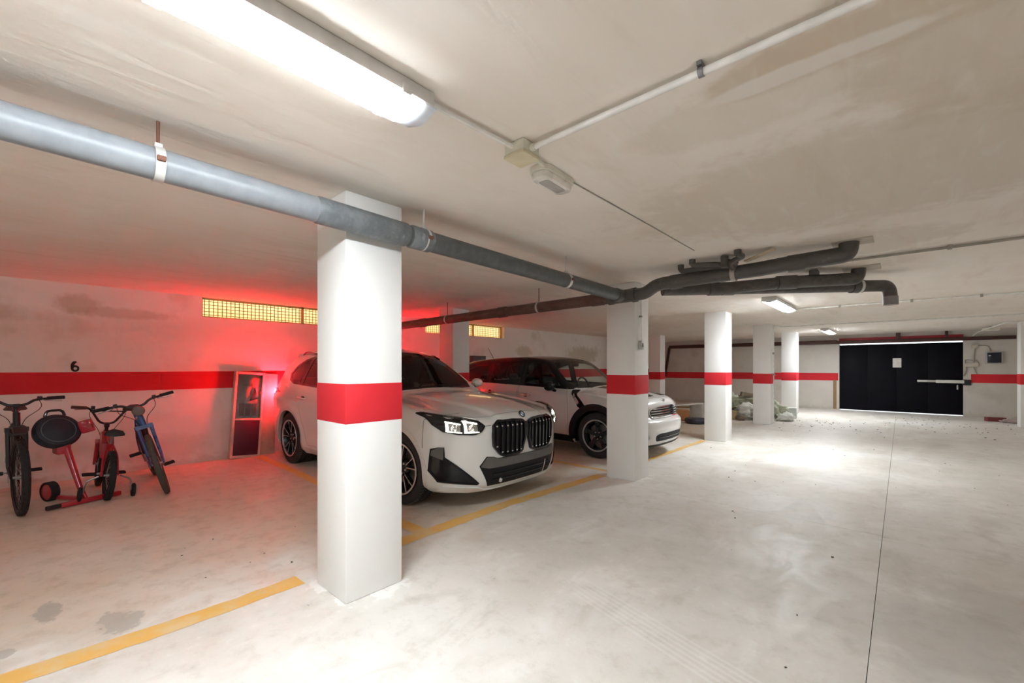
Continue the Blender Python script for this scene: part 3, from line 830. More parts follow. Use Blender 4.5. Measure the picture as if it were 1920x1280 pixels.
        for sg in sides:
            if view == 'side': V = [(-u, sg * (q + off), v) for (u, v), q in zip(U, d)]
            elif view == 'front': V = [(-(q - off), sg * u, v) for (u, v), q in zip(U, d)]
            else: V = [(-u, sg * v, q + off) for (u, v), q in zip(U, d)]
            link_mesh(name, V, fs, m or M_seam, parent or c.root)

def ring_poly(cx, cz, r, a0, a1, n=40):
    return [(cx + r * math.cos(a0 + (a1 - a0) * k / n), cz + r * math.sin(a0 + (a1 - a0) * k / n)) for k in range(n + 1)]

def paint(name, col, rough=.28):
    t = NT(name); p = t.obj(); n = t.noise(p, 3, 2)
    t.fin(t.mix(n, tuple(q * .97 for q in col), col), rough, Coat_Weight=1.0, Coat_Roughness=.03)
    return t.mat
M_seam = mat('panel_gap', (.03, .03, .03), .8)
M_wht = paint('white_car_paint', (.72, .71, .68))
M_slv = paint('silver_white_car_paint', (.66, .64, .62))
M_blk = mat('gloss_black', (.006, .0055, .008), .16, coat=.25)
M_plas = mat('black_plastic', (.009, .0085, .010), .55, bump=.1, bscale=200)
for _m in (M_plas, M_blk): _m.node_tree.nodes['Principled BSDF'].inputs['Specular IOR Level'].default_value = .25
M_grey = mat('grey_trim', (.11, .10, .09), .45)
M_chr = mat('chrome', (.75, .75, .76), .12, 1.)
M_glass = glass_mat('car_glass', (.40, .42, .43))
M_glass2 = glass_mat('car_glass_clear', (.86, .91, .88))
M_clear = glass_mat('clear_cover', (.93, .94, .95))
M_int = mat('car_interior', (.03, .028, .03), .75)
M_tyre = mat('tyre_rubber', (.022, .021, .022), .75, bump=.2, bscale=120)
M_rimb = mat('rim_black', (.02, .02, .023), .3)
M_rims = mat('rim_silver', (.72, .72, .74), .32, .75)
M_disc = mat('brake_disc', (.30, .29, .28), .35, .9)
M_drl = mat('headlight_lit', (.9, .9, .85), .3, emis=(1.0, .90, .70), estr=1.0)
M_tail = mat('tail_light_lit', (.5, .01, .015), .3, emis=(1.0, .022, .045), estr=40.0)
M_tails = mat('tail_light_side', (.4, .01, .015), .3, emis=(1.0, .0012, .0025), estr=60.0)
M_taild = mat('tail_light_lens', (.30, .008, .012), .15)
M_blue = mat('badge_blue', (.03, .16, .42), .3)
M_bwh = mat('badge_white', (.75, .76, .78), .3)

def wheel(parent, x, y, side, R, Rr, wd, style, turn=0):
    """side -1/+1: outer face along that Y direction"""
    w = empty('wheel', (x, y, R)); w.parent = parent
    w.rotation_euler = (0, 0, (0 if side > 0 else PI) + turn)
    # local: outer face at +Y
    h = wd / 2
    pr = [(Rr, -h + .012), (Rr + .02, -h), (R - .045, -h - .002), (R - .012, -h + .012), (R - .002, -h + .03)]
    g = [-.62, -.22, .22, .62]
    for k in g:
        c = k * (h - .02)
        pr += [(R - .001, c - .012), (R - .009, c - .008), (R - .009, c + .008), (R - .001, c + .012)]
    pr += [(R - .002, h - .03), (R - .012, h - .012), (R - .045, h + .002), (Rr + .02, h), (Rr, h - .012)]
    ty = MB().lathe(pr, 72, AXY, closed=True).build('tyre', M_tyre, w, angle=30)
    # tread blocks' sipes on the shoulders
    sp = MB()
    for k in range(60):
        a = 2 * PI * k / 60
        for sg in (-1, 1):
            m = Matrix.Rotation(a, 4, 'Y')
            p0 = m @ Vector((R - .003, sg * (h - .012), 0)); p1 = Matrix.Rotation(a + .05, 4, 'Y') @ Vector((R - .0005, sg * (h * .55), 0))
            sp.bar(p0, p1, .005, .006, (m @ Vector((1, 0, 0))))
    tag(sp.build('tread_sipes', mat('tread_edge', (.10, .098, .095), .8), ty, smooth=False), kind='stuff')
    MB().lathe([(Rr + .002, -h + .012), (Rr + .004, -h + .0), (Rr - .012, -h + .012), (Rr - .03, -.02), (Rr - .035, h - .05), (Rr - .012, h - .004), (Rr + .006, h + .002), (Rr + .003, h - .012)], 56, AXY, closed=True).build('rim_barrel', M_rimb, w)
    ring = MB().lathe([(Rr - .016, h - .008), (Rr + .004, h + .002), (Rr + .002, h + .006), (Rr - .014, h + .004)], 56, AXY, closed=True)
    ring.build('rim_flange', M_rims, w)
    MB().lathe([(.05, -.01), (.165, -.01), (.165, .012), (.05, .012)], 40, T((0, h - .10, 0)) @ AXY, closed=True).build('brake_disc', M_disc, w)
    MB().lathe([(0, -.05), (.075, -.05), (.08, 0), (.07, .012), (.0, .016)], 24, T((0, h - .055, 0)) @ AXY).build('hub', M_rimb, w)
    MB().lathe([(0, 0), (.03, 0), (.03, .008), (0, .012)], 20, T((0, h - .042, 0)) @ AXY).build('centre_cap', M_rimb, w)
    for k in range(5):
        a = 2 * PI * k / 5 + .3
        if style == 'x':
            for sg in (-1, 1):
                a1 = a + sg * .06; a2 = a + sg * .25
                poly = [(.05 * math.cos(a - .10 * -sg * -1), .05 * math.sin(a - .10 * -sg * -1))]
                def P(r, an): return (r * math.cos(an), r * math.sin(an))
                poly = [P(.055, a + sg * .05), P(Rr - .02, a2 - .045), P(Rr - .02, a2 + .045), P(.06, a + sg * .32)]
                if sg < 0: poly = poly[::-1]
                sp = MB().prism(poly, h - .06, h - .018, lambda u, v, d: (u, d - .00 + .02 * (math.hypot(u, v) / Rr - .6), v)).build('spoke', M_rimb, w, bevel=.004)
                pl2 = [P(.08, a + sg * .10), P(Rr - .022, a2 - .018), P(Rr - .022, a2 + .022), P(.085, a + sg * .20)]
                if sg < 0: pl2 = pl2[::-1]
                MB().prism(pl2, h - .0185, h - .0150, lambda u, v, d: (u, d + .02 * (math.hypot(u, v) / Rr - .6), v)).build('spoke_face', M_rims, sp, smooth=False)
        else:
            def P(r, an): return (r * math.cos(an), r * math.sin(an))
            poly = [P(.055, a - .55), P(.12, a - .24), P(Rr - .018, a - .22), P(Rr - .018, a + .22), P(.12, a + .24), P(.055, a + .55)]
            MB().prism(poly, h - .07, h - .028, lambda u, v, d: (u, d + .015 * (math.hypot(u, v) / Rr - .6), v)).build('spoke', M_rimb, w, bevel=.005)
        m = T((.052 * math.cos(a + .6), h - .045, .052 * math.sin(a + .6))) @ AXY
        MB().lathe([(0, 0), (.010, 0), (.010, .014), (0, .016)], 8, m).build('wheel_bolt', M_rims, w)
    return w

def seat(parent, x, y, m, sc=1.0):
    o = empty('seat', (x, y, 0)); o.parent = parent
    MB().box(-.27, .25, -.25, .25, .42, .60).build('cushion', m, o, bevel=.05, bseg=3)
    MB().box(-.10, .05, -.25, .25, .0, .62, T((-.20, 0, .55)) @ Matrix.Rotation(-.22, 4, 'Y')).build('backrest', m, o, bevel=.05, bseg=3)
    MB().box(-.05, .05, -.13, .13, 0, .18, T((-.36, 0, 1.20)) @ Matrix.Rotation(-.1, 4, 'Y')).build('headrest', m, o, bevel=.04, bseg=3)
    return o

def mirror_pod(parent, x, y, z, sg, m, arm=.14, big=1.0):
    """door mirror: cap, glass, arm"""
    o = empty('door_mirror', (x, y, z)); o.parent = parent
    b = MB().lathe([(0, -.10), (.05, -.095), (.085, -.06), (.10, 0), (.10, .035), (.0, .045)], 24, Matrix.Diagonal((.75 * big, 1.15 * big, .8 * big, 1)) @ Matrix.Rotation(-PI / 2, 4, 'Y'))
    b.build('cap', m, o)
    MB().bar((0, -sg * .05, -.05), (.02, -sg * arm, -.09), .06, .04).build('arm', M_plas, o, bevel=.012)
    return o
# ------------------------------------------------------------------ white SUV
def white_suv():
    root = empty('suv_car', (-2.78, 3.28, 0), label='white SUV with twin black grilles and lit headlight, parked behind nearest column', cat='car')
    L = 4.48; R = .352; ZW = R; S1, S2 = .865, 3.555
    prof = pchip([-.2, 0, .04, .10, .25, .6, 1.0, 1.28, 1.40, 1.55, 1.75, 1.95, 2.12, 2.3, 2.6, 2.9, 3.3, 3.7, 3.95, 4.05, 4.15, 4.32, 4.42, 4.5, 4.7],
                 [.70, .80, .845, .875, .915, .975, 1.020, 1.045, 1.075, 1.165, 1.292, 1.415, 1.505, 1.566, 1.612, 1.622, 1.611, 1.572, 1.530, 1.498, 1.41, 1.14, 1.0, .9, .7])
    wp = pchip([0, .3, .6, .9, 1.3, 1.8, 2.5, 3.0, 3.6, 4.0, 4.3, 4.5], [.86, .89, .905, .912, .900, .893, .893, .900, .915, .905, .87, .83])
    wz = pchip([.10, .19, .26, .36, .50, .66, .82, .92, 1.0, 1.06, 1.2, 1.40, 1.52, 1.62], [-.16, -.10, -.04, -.018, -.016, -.004, .0, -.012, -.035, -.06, -.125, -.235, -.315, -.40])
    fz = pchip([.10, .19, .24, .32, .45, .6, .75, .84, .90, 1.0], [.16, .10, .045, .02, .010, .004, .0, .012, .05, .16])
    rz_ = pchip([.15, .3, .45, .6, .75, .9, 1.05, 1.2], [.14, .05, .0, .0, .02, .0, .04, .10])
    crown = pchip([0, 1.2, 1.7, 2.2, 4.5], [.085, .085, .06, .085, .085])
    def F(s, y, z):
        w = wp(s) + wz(z)
        w = w + .014 * np.exp(-((z - (.845 + .025 * s / L * 2)) / .045) ** 2) * sstep(s, .5, .9)
        w = w - .020 * np.exp(-((z - (.42 + .04 * s / L)) / .09) ** 2) * sstep(s, 1.2, 1.6) * (1 - sstep(s, 2.7, 3.15))
        for sw in (S1, S2):
            r = np.hypot(s - sw, z - ZW)
            w = w + .022 * np.exp(-((r - .43) / .075) ** 2) * (1 - sstep(z, .78, .92))
        se = s - .10 * y * y - .10 * y * y * sstep(s, 1.1, 1.6)
        top = prof(se) - crown(s) * y * y
        yr = .30 + .17 * np.clip(s / 1.2, 0, 1)
        hood = 1 - sstep(s, 1.15, 1.35)
        top = top + hood * (.016 * (1 - sstep(y, yr - .02, yr + .045)) + .022 * sstep(y, .62, .80))
        slope = np.where((s > 1.35) & (s < 2.3), .85, 1.0)
        fr = s - fz(z) - .36 * (np.abs(y) / .9) ** 4 - .07 * y * y
        rr = L - s - rz_(z) - .22 * (np.abs(y) / .9) ** 4 - .06 * y * y
        g = smin(w - y, (top - z) * slope, np.where(s < 1.3, .05, .045))
        g = smin(g, fr * .9, .05); g = smin(g, rr * .9, .06)
        return smin(g, z - .175, .04)
    c = Car(F, L, root)
    # side glass outline and panes
    dlo = [(1.60, 1.045), (1.80, 1.17), (2.02, 1.32), (2.24, 1.44), (2.55, 1.512), (2.95, 1.525), (3.30, 1.505), (3.58, 1.445), (3.76, 1.36), (3.85, 1.245), (3.77, 1.155), (3.58, 1.105), (2.6, 1.065)]
    wf = [(1.70, 1.075), (2.05, 1.295), (2.26, 1.415), (2.50, 1.470), (2.50, 1.085)]
    wr = [(2.60, 1.09), (2.60, 1.482), (2.95, 1.496), (3.24, 1.482), (3.33, 1.46), (3.28, 1.115)]
    wq = [(3.34, 1.125), (3.41, 1.445), (3.57, 1.405), (3.71, 1.335), (3.795, 1.24), (3.73, 1.18), (3.57, 1.135)]
    ws = [(1.47, .0), (1.475, .25), (1.50, .45), (1.56, .62), (1.66, .665), (1.85, .635), (2.05, .60), (2.18, .555), (2.165, .3), (2.16, 0)]
    wsf = ws + [(s, -y) for s, y in reversed(ws[1:-1])]
    def keep(s, y, z):
        k = np.ones(s.shape, bool); ay = np.abs(y)
        for sw in (S1, S2): k &= ~((np.hypot(s - sw, z - ZW) < .405) & (ay > .45))
        for w in (wf, wr, wq): k &= ~(in_poly(s, z, offset_poly(w, .012)) & (ay > .45))
        k &= ~(in_poly(s, y, offset_poly(wsf, .012)) & (z > 1.0))
        return k
    vs_, fs = c.shell(keep)
    link_mesh('body', vs_, fs, M_wht, root, angle=60)
    c.panel('side', [dlo, wf, wr, wq], .0035, 'window_trim', M_blk, h=.04)
    for w in (wf, wr, wq): c.panel('side', offset_poly(w, .006), .001, 'side_window', M_glass, h=.06, depth=.002)
    c.panel('top', [offset_poly(wsf, .035), wsf], .003, 'windscreen_surround', M_blk, h=.04, sides=(1,))
    c.panel('top', offset_poly(wsf, .004), .001, 'windscreen', M_glass, h=.06, depth=.002, sides=(1,))
    # arches
    for sw in (S1, S2):
        lip = ring_poly(sw, ZW, .440, -.32, PI + .32) + ring_poly(sw, ZW, .388, PI + .30, -.30)
        for o in c.panel('side', lip, .006, 'wheel_arch', M_wht, h=.03, depth=.05): pass
        for sg in (-1, 1):
            m = T((-sw, 0, ZW)) @ Matrix.Rotation(-sg * PI / 2, 4, 'X')
            MB().lathe([(.40, .32), (.40, .86)], 24, m, a0=(PI - .1 if sg > 0 else -.1), a1=(2 * PI + .1 if sg > 0 else PI + .1)).build('wheel_housing', M_plas, root)
            MB().box(-sw - .40, -sw + .40, *sorted((sg * .32, sg * .35)), .2, .74).build('wheel_housing', M_plas, root)
    for sw in (S1, S2):
        for sg in (-1, 1): wheel(root, -sw, sg * .785, sg, R, .252, .235, 'x', turn=(.10 if sw == S1 else 0))
    # bonnet, doors, handles
    bon = [(.10, .0), (.115, .30), (.17, .50), (.30, .68), (.60, .755), (1.0, .775), (1.36, .765), (1.42, .60), (1.40, .3), (1.395, 0)]
    bf = bon + [(s, -y) for s, y in reversed(bon[1:-1])]
    c.panel('top', bf, .003, 'bonnet', M_wht, h=.03, depth=.003, sides=(1,))
    c.seam('top', bf, .007, 'bonnet_gap', closed=True, off=.0022, sides=(1,))
    d1 = [(1.47, .32), (1.42, .60), (1.47, .88), (1.58, 1.035), (2.53, 1.058), (2.53, .60), (2.50, .32)]
    d2 = [(2.56, .32), (2.55, .60), (2.55, 1.058), (3.33, 1.09), (3.36, .98), (3.22, .78), (3.10, .56), (3.02, .32)]
    for dd in (d1, d2):
        ds = c.panel('side', rounded(dd, .03), .003, 'door', M_wht, h=.045, depth=.003)
        for o in ds: pass
        c.seam('side', rounded(dd, .03), .007, 'door_gap', closed=True, off=.002)
    for s0, z0 in ((2.30, .90), (3.12, .925)):
        for sg in (-1, 1):
            y = float(c.ysurf(np.array([s0]), np.array([z0]))[0])
            h = empty('door_handle', (-s0, sg * y, z0)); h.parent = root
            MB().tube(arc_path([(.11, 0, 0), (.10, sg * .032, .0), (-.10, sg * .032, .004), (-.11, 0, .004)], .02, 4), .013, 10).build('grip', M_wht, h)
            MB().lathe([(0, .001), (.05, .001), (.04, .004), (0, .004)], 20, Matrix.Diagonal((1.3, 1, .6, 1)) @ Matrix.Rotation(-sg * PI / 2, 4, 'X')).build('recess', M_seam, h)
    sill = [(1.30, .20), (1.32, .285), (3.10, .285), (3.14, .20)]
    c.panel('side', sill, .012, 'sill', M_wht, h=.05, depth=.02)
    skirt = [(1.30, .18), (1.30, .205), (3.12, .205), (3.12, .18)]
    c.panel('side', skirt, .004, 'sill_trim', M_plas, h=.05, depth=.02)
    # grille: two kidneys
    kid = [(.028, .80), (.06, .822), (.20, .832), (.38, .828), (.438, .795), (.446, .70), (.435, .60), (.36, .515), (.31, .497), (.12, .50), (.06, .525), (.045, .58), (.022, .64)]
    kid = rounded(kid, .02, 3)
    for sg in (-1, 1):
        g = empty('grille', (0, 0, 0)); g.parent = root
        c.panel('front', kid, .004, 'backing', M_plas, g, h=.03, sides=(sg,))
        c.panel('front', [kid, offset_poly(kid, -.020)], .030, 'surround', M_blk, g, h=.03, depth=.05, sides=(sg,))
        for k in range(6):
            y0 = .085 + k * .062
            zb = .525 if y0 < .33 else .525 + (y0 - .33) * .9
            c.panel('front', [(y0 - .010, zb), (y0 + .012, zb), (y0 + .012, .808), (y0 - .010, .808)], .022, 'slat', M_blk, g, h=.03, depth=.03, sides=(sg,))
            c.panel('front', [(y0 - .009, zb + .012), (y0 + .010, zb + .012), (y0 + .010, zb + .022), (y0 - .009, zb + .022)], .0255, 'slat_tip', M_chr, g, h=.02, depth=.003, sides=(sg,))
            c.panel('front', [(y0 - .009, .775), (y0 + .010, .775), (y0 + .010, .785), (y0 - .009, .785)], .0255, 'slat_tip', M_chr, g, h=.02, depth=.003, sides=(sg,))
    c.panel('front', [(-.03, .66), (.03, .66), (.03, .80), (-.03, .80)], .022, 'grille_bridge', M_blk, h=.03, depth=.03, sides=(1,))
    # badge
    zb = .868; s_ = float(c.ssurf(np.array([0.]), np.array([zb]))[0])
    b = empty('roundel', (-s_ + .002, 0, zb)); b.parent = root; b.rotation_euler = (0, -.62, 0)
    MB().lathe([(0, 0), (.041, 0), (.041, .004), (.038, .006), (0, .006)], 32, AXX).build('rim', M_blk, b)
    for k in range(4):
        pts = [(0, 0)] + [(.024 * math.cos(PI / 2 * k + PI / 2 * j / 8), .024 * math.sin(PI / 2 * k + PI / 2 * j / 8)) for j in range(9)]
        MB().prism(pts, .0062, .0078, lambda u, v, d: (d, u, v)).build('quadrant', M_blue if k % 2 else M_bwh, b, smooth=False)
    MB().lathe([(.0385, .0055), (.041, .0055), (.041, .0075), (.0385, .0075)], 32, AXX, closed=True).build('ring', M_chr, b)
    MB().lathe([(.0245, .0058), (.0265, .0058), (.0265, .0078), (.0245, .0078)], 32, AXX, closed=True).build('ring', M_chr, b)
    # bumper openings
    low = [(-.49, .515), (-.555, .43), (-.455, .235), (.455, .235), (.555, .43), (.49, .515), (.41, .505), (.37, .488), (-.37, .488), (-.41, .505)]
    c.panel('front', low, .004, 'lower_intake', M_plas, h=.04, sides=(1,))
    c.panel('front', [(-.488, .51), (-.545, .425), (-.47, .405), (.47, .405), (.545, .425), (.488, .51), (.41, .503), (.37, .486), (-.37, .486), (-.41, .503)], .014, 'intake_trim', M_grey, h=.04, depth=.014, sides=(1,))
    for z0 in (.285, .335): c.panel('front', [(-.42, z0), (.42, z0), (.42, z0 + .012), (-.42, z0 + .012)], .012, 'intake_bar', M_blk, h=.05, depth=.012, sides=(1,))
    c.panel('front', [(.30, .25), (.318, .25), (.338, .375), (.322, .375)], .016, 'intake_fin', M_chr, h=.04, depth=.01, sides=(1,))
    MB().lathe([(0, 0), (.022, 0), (.022, .012), (0, .016)], 20, T((-float(c.ssurf(np.array([-.33]), np.array([.275]))[0]) + .004, -.33, .275)) @ AXX).build('parking_sensor', M_chr, root)
    tri = [(.84, .615), (.875, .60), (.885, .40), (.835, .30), (.56, .262), (.545, .275), (.80, .525), (.805, .615)]
    for sg in (-1, 1):
        si = empty('side_intake'); si.parent = root
        c.panel('front', tri, .004, 'intake_panel', M_blk, si, h=.03, sides=(sg,))
        c.panel('front', [tri, offset_poly(tri, -.012)], .010, 'intake_edge', M_plas, si, h=.02, depth=.012, sides=(sg,))
        c.panel('front', [(.808, .612), (.838, .612), (.868, .59), (.872, .54), (.81, .50)], .011, 'intake_flap', M_grey, si, h=.02, depth=.008, sides=(sg,))
    lipw = [(-.80, .262), (-.55, .238), (-.46, .205), (.46, .205), (.55, .238), (.80, .262), (.82, .225), (.60, .195), (-.60, .195), (-.82, .225)]
    c.panel('front', lipw, .018, 'front_lip', M_wht, h=.04, depth=.025, sides=(1,))
    # headlights
    hl = [(.505, .795), (.56, .845), (.68, .874), (.80, .900), (.868, .915), (.889, .905), (.885, .868), (.868, .815), (.815, .755), (.72, .728), (.60, .722), (.545, .745)]
    hl = rounded(hl, .010, 2)
    for sg in (-1, 1):
        g = empty('headlight'); g.parent = root
        c.panel('front', hl, .003, 'lamp_base', M_plas, g, h=.025, sides=(sg,))
        c.panel('front', [hl, offset_poly(hl, -.008)], .010, 'lamp_rim', M_blk, g, h=.02, depth=.012, sides=(sg,))
        for y0, w_ in ((.62, .115), (.745, .10)):
            el = [(y0 - w_ * .5, .742), (y0 - w_ * .5, .748), (y0 + w_ * .34, .752 + (.01 if y0 > .7 else 0)), (y0 + w_ * .36, .832), (y0 - w_ * .42, .815), (y0 - w_ * .42, .823), (y0 + w_ * .52, .848), (y0 + w_ * .52, .742 + (.012 if y0 > .7 else 0))]
            c.panel('front', el, .008, 'daytime_light', M_drl, g, h=.02, depth=.006, sides=(sg,))
            s0 = float(c.ssurf(np.array([y0]), np.array([.785]))[0])
            MB().lathe([(0, .016), (.018, .012), (.028, 0), (.034, -.002), (.034, .004), (.030, .008)], 24, T((-s0 + .002, sg * y0, .785)) @ Matrix.Rotation(sg * .5, 4, 'Z') @ AXX).build('projector', M_chr, g)
            c.panel('front', [(y0 - w_ * .38, .752), (y0 + w_ * .30, .758), (y0 + w_ * .30, .826), (y0 - w_ * .38, .812)], .005, 'reflector', mat('lamp_reflector', (.55, .53, .48), .25, .6), g, h=.02, depth=.003, sides=(sg,))
        c.panel('front', offset_poly(hl, -.004), .022, 'lens_cover', M_clear, g, h=.03, depth=.018, sides=(sg,))
    # bumper shut lines
    c.seam('side', [(.34, .905), (.46, .86), (.475, .70), (.47, .60)], .005, 'bumper_gap')
    c.seam('front', [(.44, .80), (.505, .797)], .005, 'bumper_gap')
    # roof rails
    for sg in (-1, 1):
        pts = []
        for s0 in np.linspace(2.15, 3.85, 16):
            y0 = .615 if s0 < 3.4 else .615 - .03 * (s0 - 3.4) / .45
            z0 = float(c.zsurf(np.array([s0]), np.array([y0]))[0]); e = min((s0 - 2.15) / .15, (3.85 - s0) / .15, 1)
            pts.append((-s0, sg * y0, z0 + .004 + .032 * e))
        MB().tube(pts, .014, 10).build('roof_rail', M_blk, root)
    for sg in (-1, 1):
        y0 = float(c.ysurf(np.array([1.66]), np.array([1.03]))[0])
        mirror_pod(root, -1.72, sg * (y0 + .11), 1.12, sg, M_wht, arm=.12, big=.78)
    # tail: lamps, rear glass, spoiler, bumper
    tl = [(.46, .93), (.46, 1.02), (.70, 1.045), (.85, 1.03), (.88, .98), (.84, .90), (.66, .885)]
    for sg in (-1, 1):
        g = empty('tail_light'); g.parent = root
        c.panel('front', tl, .008, 'lens', M_taild, g, h=.03, sides=(sg,), rear=True)
        c.panel('front', [(.50, .95), (.50, .985), (.84, 1.0), (.85, .965), (.70, .93)], .014, 'lit_bar', M_tail, g, h=.03, depth=.006, sides=(sg,), rear=True)
        c.panel('side', [(4.16, .955), (4.30, .94), (4.33, 1.0), (4.20, 1.02)], .008, 'side_lens', M_tails, g, h=.03, depth=.006, sides=(sg,))
    c.panel('front', [(-.62, 1.13), (-.54, 1.40), (.54, 1.40), (.62, 1.13)], .004, 'rear_window', M_blk, h=.05, sides=(1,), rear=True)
    MB().prism([(-.60, 0), (.60, 0), (.55, .16), (-.55, .16)], 0, .03, lambda u, v, d: (-3.98 - v, u, 1.510 + d - .12 * v)).build('roof_spoiler', M_wht, root, bevel=.01)
    c.panel('front', [(-.75, .25), (-.75, .42), (.75, .42), (.75, .25)], .006, 'rear_apron', M_plas, h=.06, sides=(1,), rear=True)
    # cabin
    MB().box(-1.9, -1.42, -.68, .68, .70, .99).build('dashboard', M_int, root, bevel=.06, bseg=3)
    MB().box(-4.1, -1.4, -.70, .70, .28, .36).build('cabin_floor', M_int, root)
    for y in (-.36, .36): seat(root, -2.45, y, M_int)
    MB().box(-3.75, -3.3, -.62, .62, .42, .60).build('rear_bench', M_int, root, bevel=.05)
    MB().box(-.08, .06, -.62, .62, 0, .65, T((-3.72, 0, .55)) @ Matrix.Rotation(-.25, 4, 'Y')).build('rear_backrest', M_int, root, bevel=.05)
    MB().tube([(-2.02 - .05 * math.sin(a), .36 + .18 * math.cos(a), .98 + .17 * math.sin(a)) for a in np.linspace(0, 2 * PI, 28, endpoint=False)], .016, 8, closed=True).build('steering_wheel', M_int, root)
    MB().box(-2.12, -2.08, -.12, .12, 1.39, 1.45).build('rear_view_mirror', M_int, root, bevel=.012)
    MB().box(-4.3, -.3, -.70, .70, .185, .30).build('underbody', M_plas, root)
    MB().box(-1.35, -.35, -.42, .42, .28, .80).build('engine_block', M_plas, root)
    return root
white_suv()
# ------------------------------------------------------------------ silver compact with black roof
def silver_car():
    root = empty('compact_car', (-2.53, 6.37, 0), label='silver white compact car with black roof and black wheel arches', cat='car')
    L = 4.10; R = .335; ZW = R; S1, S2 = .79, 3.385
    prof = pchip([-.2, 0, .08, .14, .20, .32, .6, .9, 1.06, 1.16, 1.32, 1.5, 1.66, 1.80, 2.0, 2.4, 2.9, 3.4, 3.7, 3.82, 3.92, 4.0, 4.08, 4.2],
                 [.60, .70, .775, .835, .872, .905, .958, .992, 1.008, 1.045, 1.165, 1.305, 1.42, 1.485, 1.518, 1.540, 1.535, 1.505, 1.465, 1.405, 1.2, 1.0, .85, .6])
    wp = pchip([0, .3, .6, .9, 1.4, 2.0, 2.6, 3.0, 3.5, 3.9, 4.1], [.83, .855, .872, .878, .868, .866, .868, .872, .880, .85, .80])
    wz = pchip([.10, .20, .30, .42, .56, .72, .88, .96, 1.02, 1.10, 1.30, 1.45, 1.56], [-.15, -.07, -.02, -.008, -.004, .0, -.006, -.022, -.055, -.085, -.155, -.225, -.30])
    fz = pchip([.10, .19, .25, .35, .46, .54, .58, .62, .70, .80, .86, .95], [.16, .09, .045, .02, .0, .005, .045, .085, .10, .115, .15, .28])
    rz_ = pchip([.15, .3, .45, .6, .75, .9, 1.05, 1.3], [.12, .04, .0, .0, .03, .05, .07, .10])
    def F(s, y, z):
        w = wp(s) + wz(z)
        for sw in (S1, S2):
            r = np.hypot(s - sw, z - ZW)
            w = w + .022 * np.exp(-((r - .43) / .09) ** 2) * (1 - sstep(z, .78, .92))
        w = w + .012 * np.exp(-((z - .93) / .04) ** 2)
        se = s - .12 * y * y - .10 * y * y * sstep(s, 1.0, 1.4)
        top = prof(se) - np.where(s < 1.2, .10, .085) * y * y
        hood = 1 - sstep(s, 1.0, 1.2)
        top = top + hood * (.018 * (1 - sstep(y, .36, .44)) + .012 * sstep(y, .55, .75))
        fr = s - fz(z) - .30 * (np.abs(y) / .88) ** 4 - .12 * y * y
        rr = L - s - rz_(z) - .20 * (np.abs(y) / .88) ** 4 - .08 * y * y
        g = smin(w - y, (top - z), np.where(s < 1.1, .07, .06))
        g = smin(g, fr * .9, .05); g = smin(g, rr * .9, .06)
        return smin(g, z - .185, .04)
    c = Car(F, L, root)
    wf = [(1.47, 1.045), (1.62, 1.20), (1.80, 1.36), (1.92, 1.405), (2.22, 1.425), (2.22, 1.068)]
    wr = [(2.34, 1.075), (2.34, 1.428), (2.70, 1.43), (3.02, 1.41), (3.02, 1.095)]
    wq = [(3.14, 1.105), (3.14, 1.40), (3.50, 1.36), (3.66, 1.29), (3.70, 1.20), (3.62, 1.13)]
    ws = [(1.20, .0), (1.205, .3), (1.235, .52), (1.30, .66), (1.40, .695), (1.58, .655), (1.72, .60), (1.80, .54), (1.775, .3), (1.77, 0)]
    wsf = ws + [(s, -y) for s, y in reversed(ws[1:-1])]
    def keep(s, y, z):
        k = np.ones(s.shape, bool); ay = np.abs(y)
        for sw in (S1, S2): k &= ~((np.hypot(s - sw, z - ZW) < .39) & (ay > .45))
        for w in (wf, wr, wq): k &= ~(in_poly(s, z, offset_poly(w, .012)) & (ay > .42))
        k &= ~(in_poly(s, y, offset_poly(wsf, .012)) & (z > .98))
        return k
    vs_, fs = c.shell(keep, na=170, nb=60, nc=56)
    # roof and pillars (black) and the painted lower body
    P = np.array(vs_); cen = np.array([P[list(f)].mean(0) for f in fs]); s_, y_, z_ = -cen[:, 0], np.abs(cen[:, 1]), cen[:, 2]
    belt = np.interp(s_, [1.15, 1.35, 2.3, 3.2, 4.0], [1.012, 1.012, 1.045, 1.075, 1.09])
    up = (z_ > belt) & (s_ > 1.10)
    link_mesh('lower_body', vs_, [f for f, u in zip(fs, up) if not u], M_slv, root, angle=60)
    link_mesh('roof', vs_, [f for f, u in zip(fs, up) if u], M_blk, root, angle=60)
    hz = lambda a: np.interp(a, [1.15, 1.35, 2.3, 3.2, 4.0], [1.012, 1.012, 1.045, 1.075, 1.09])
    strip = [(s0, float(hz(s0)) - .016) for s0 in np.linspace(1.26, 3.78, 20)] + [(s0, float(hz(s0)) + .022) for s0 in np.linspace(3.78, 1.28, 20)]
    c.panel('side', strip, .004, 'belt_moulding', M_blk, h=.05, depth=.01)
    for w in (wf, wr, wq):
        c.panel('side', [offset_poly(w, .03), w], .003, 'window_trim', M_blk, h=.04)
        c.panel('side', offset_poly(w, .006), .001, 'side_window', M_glass2, h=.06, depth=.002)
    c.panel('top', [offset_poly(wsf, .03), wsf], .003, 'windscreen_surround', M_blk, h=.04, sides=(1,))
    c.panel('top', offset_poly(wsf, .004), .001, 'windscreen', M_glass2, h=.06, depth=.002, sides=(1,))
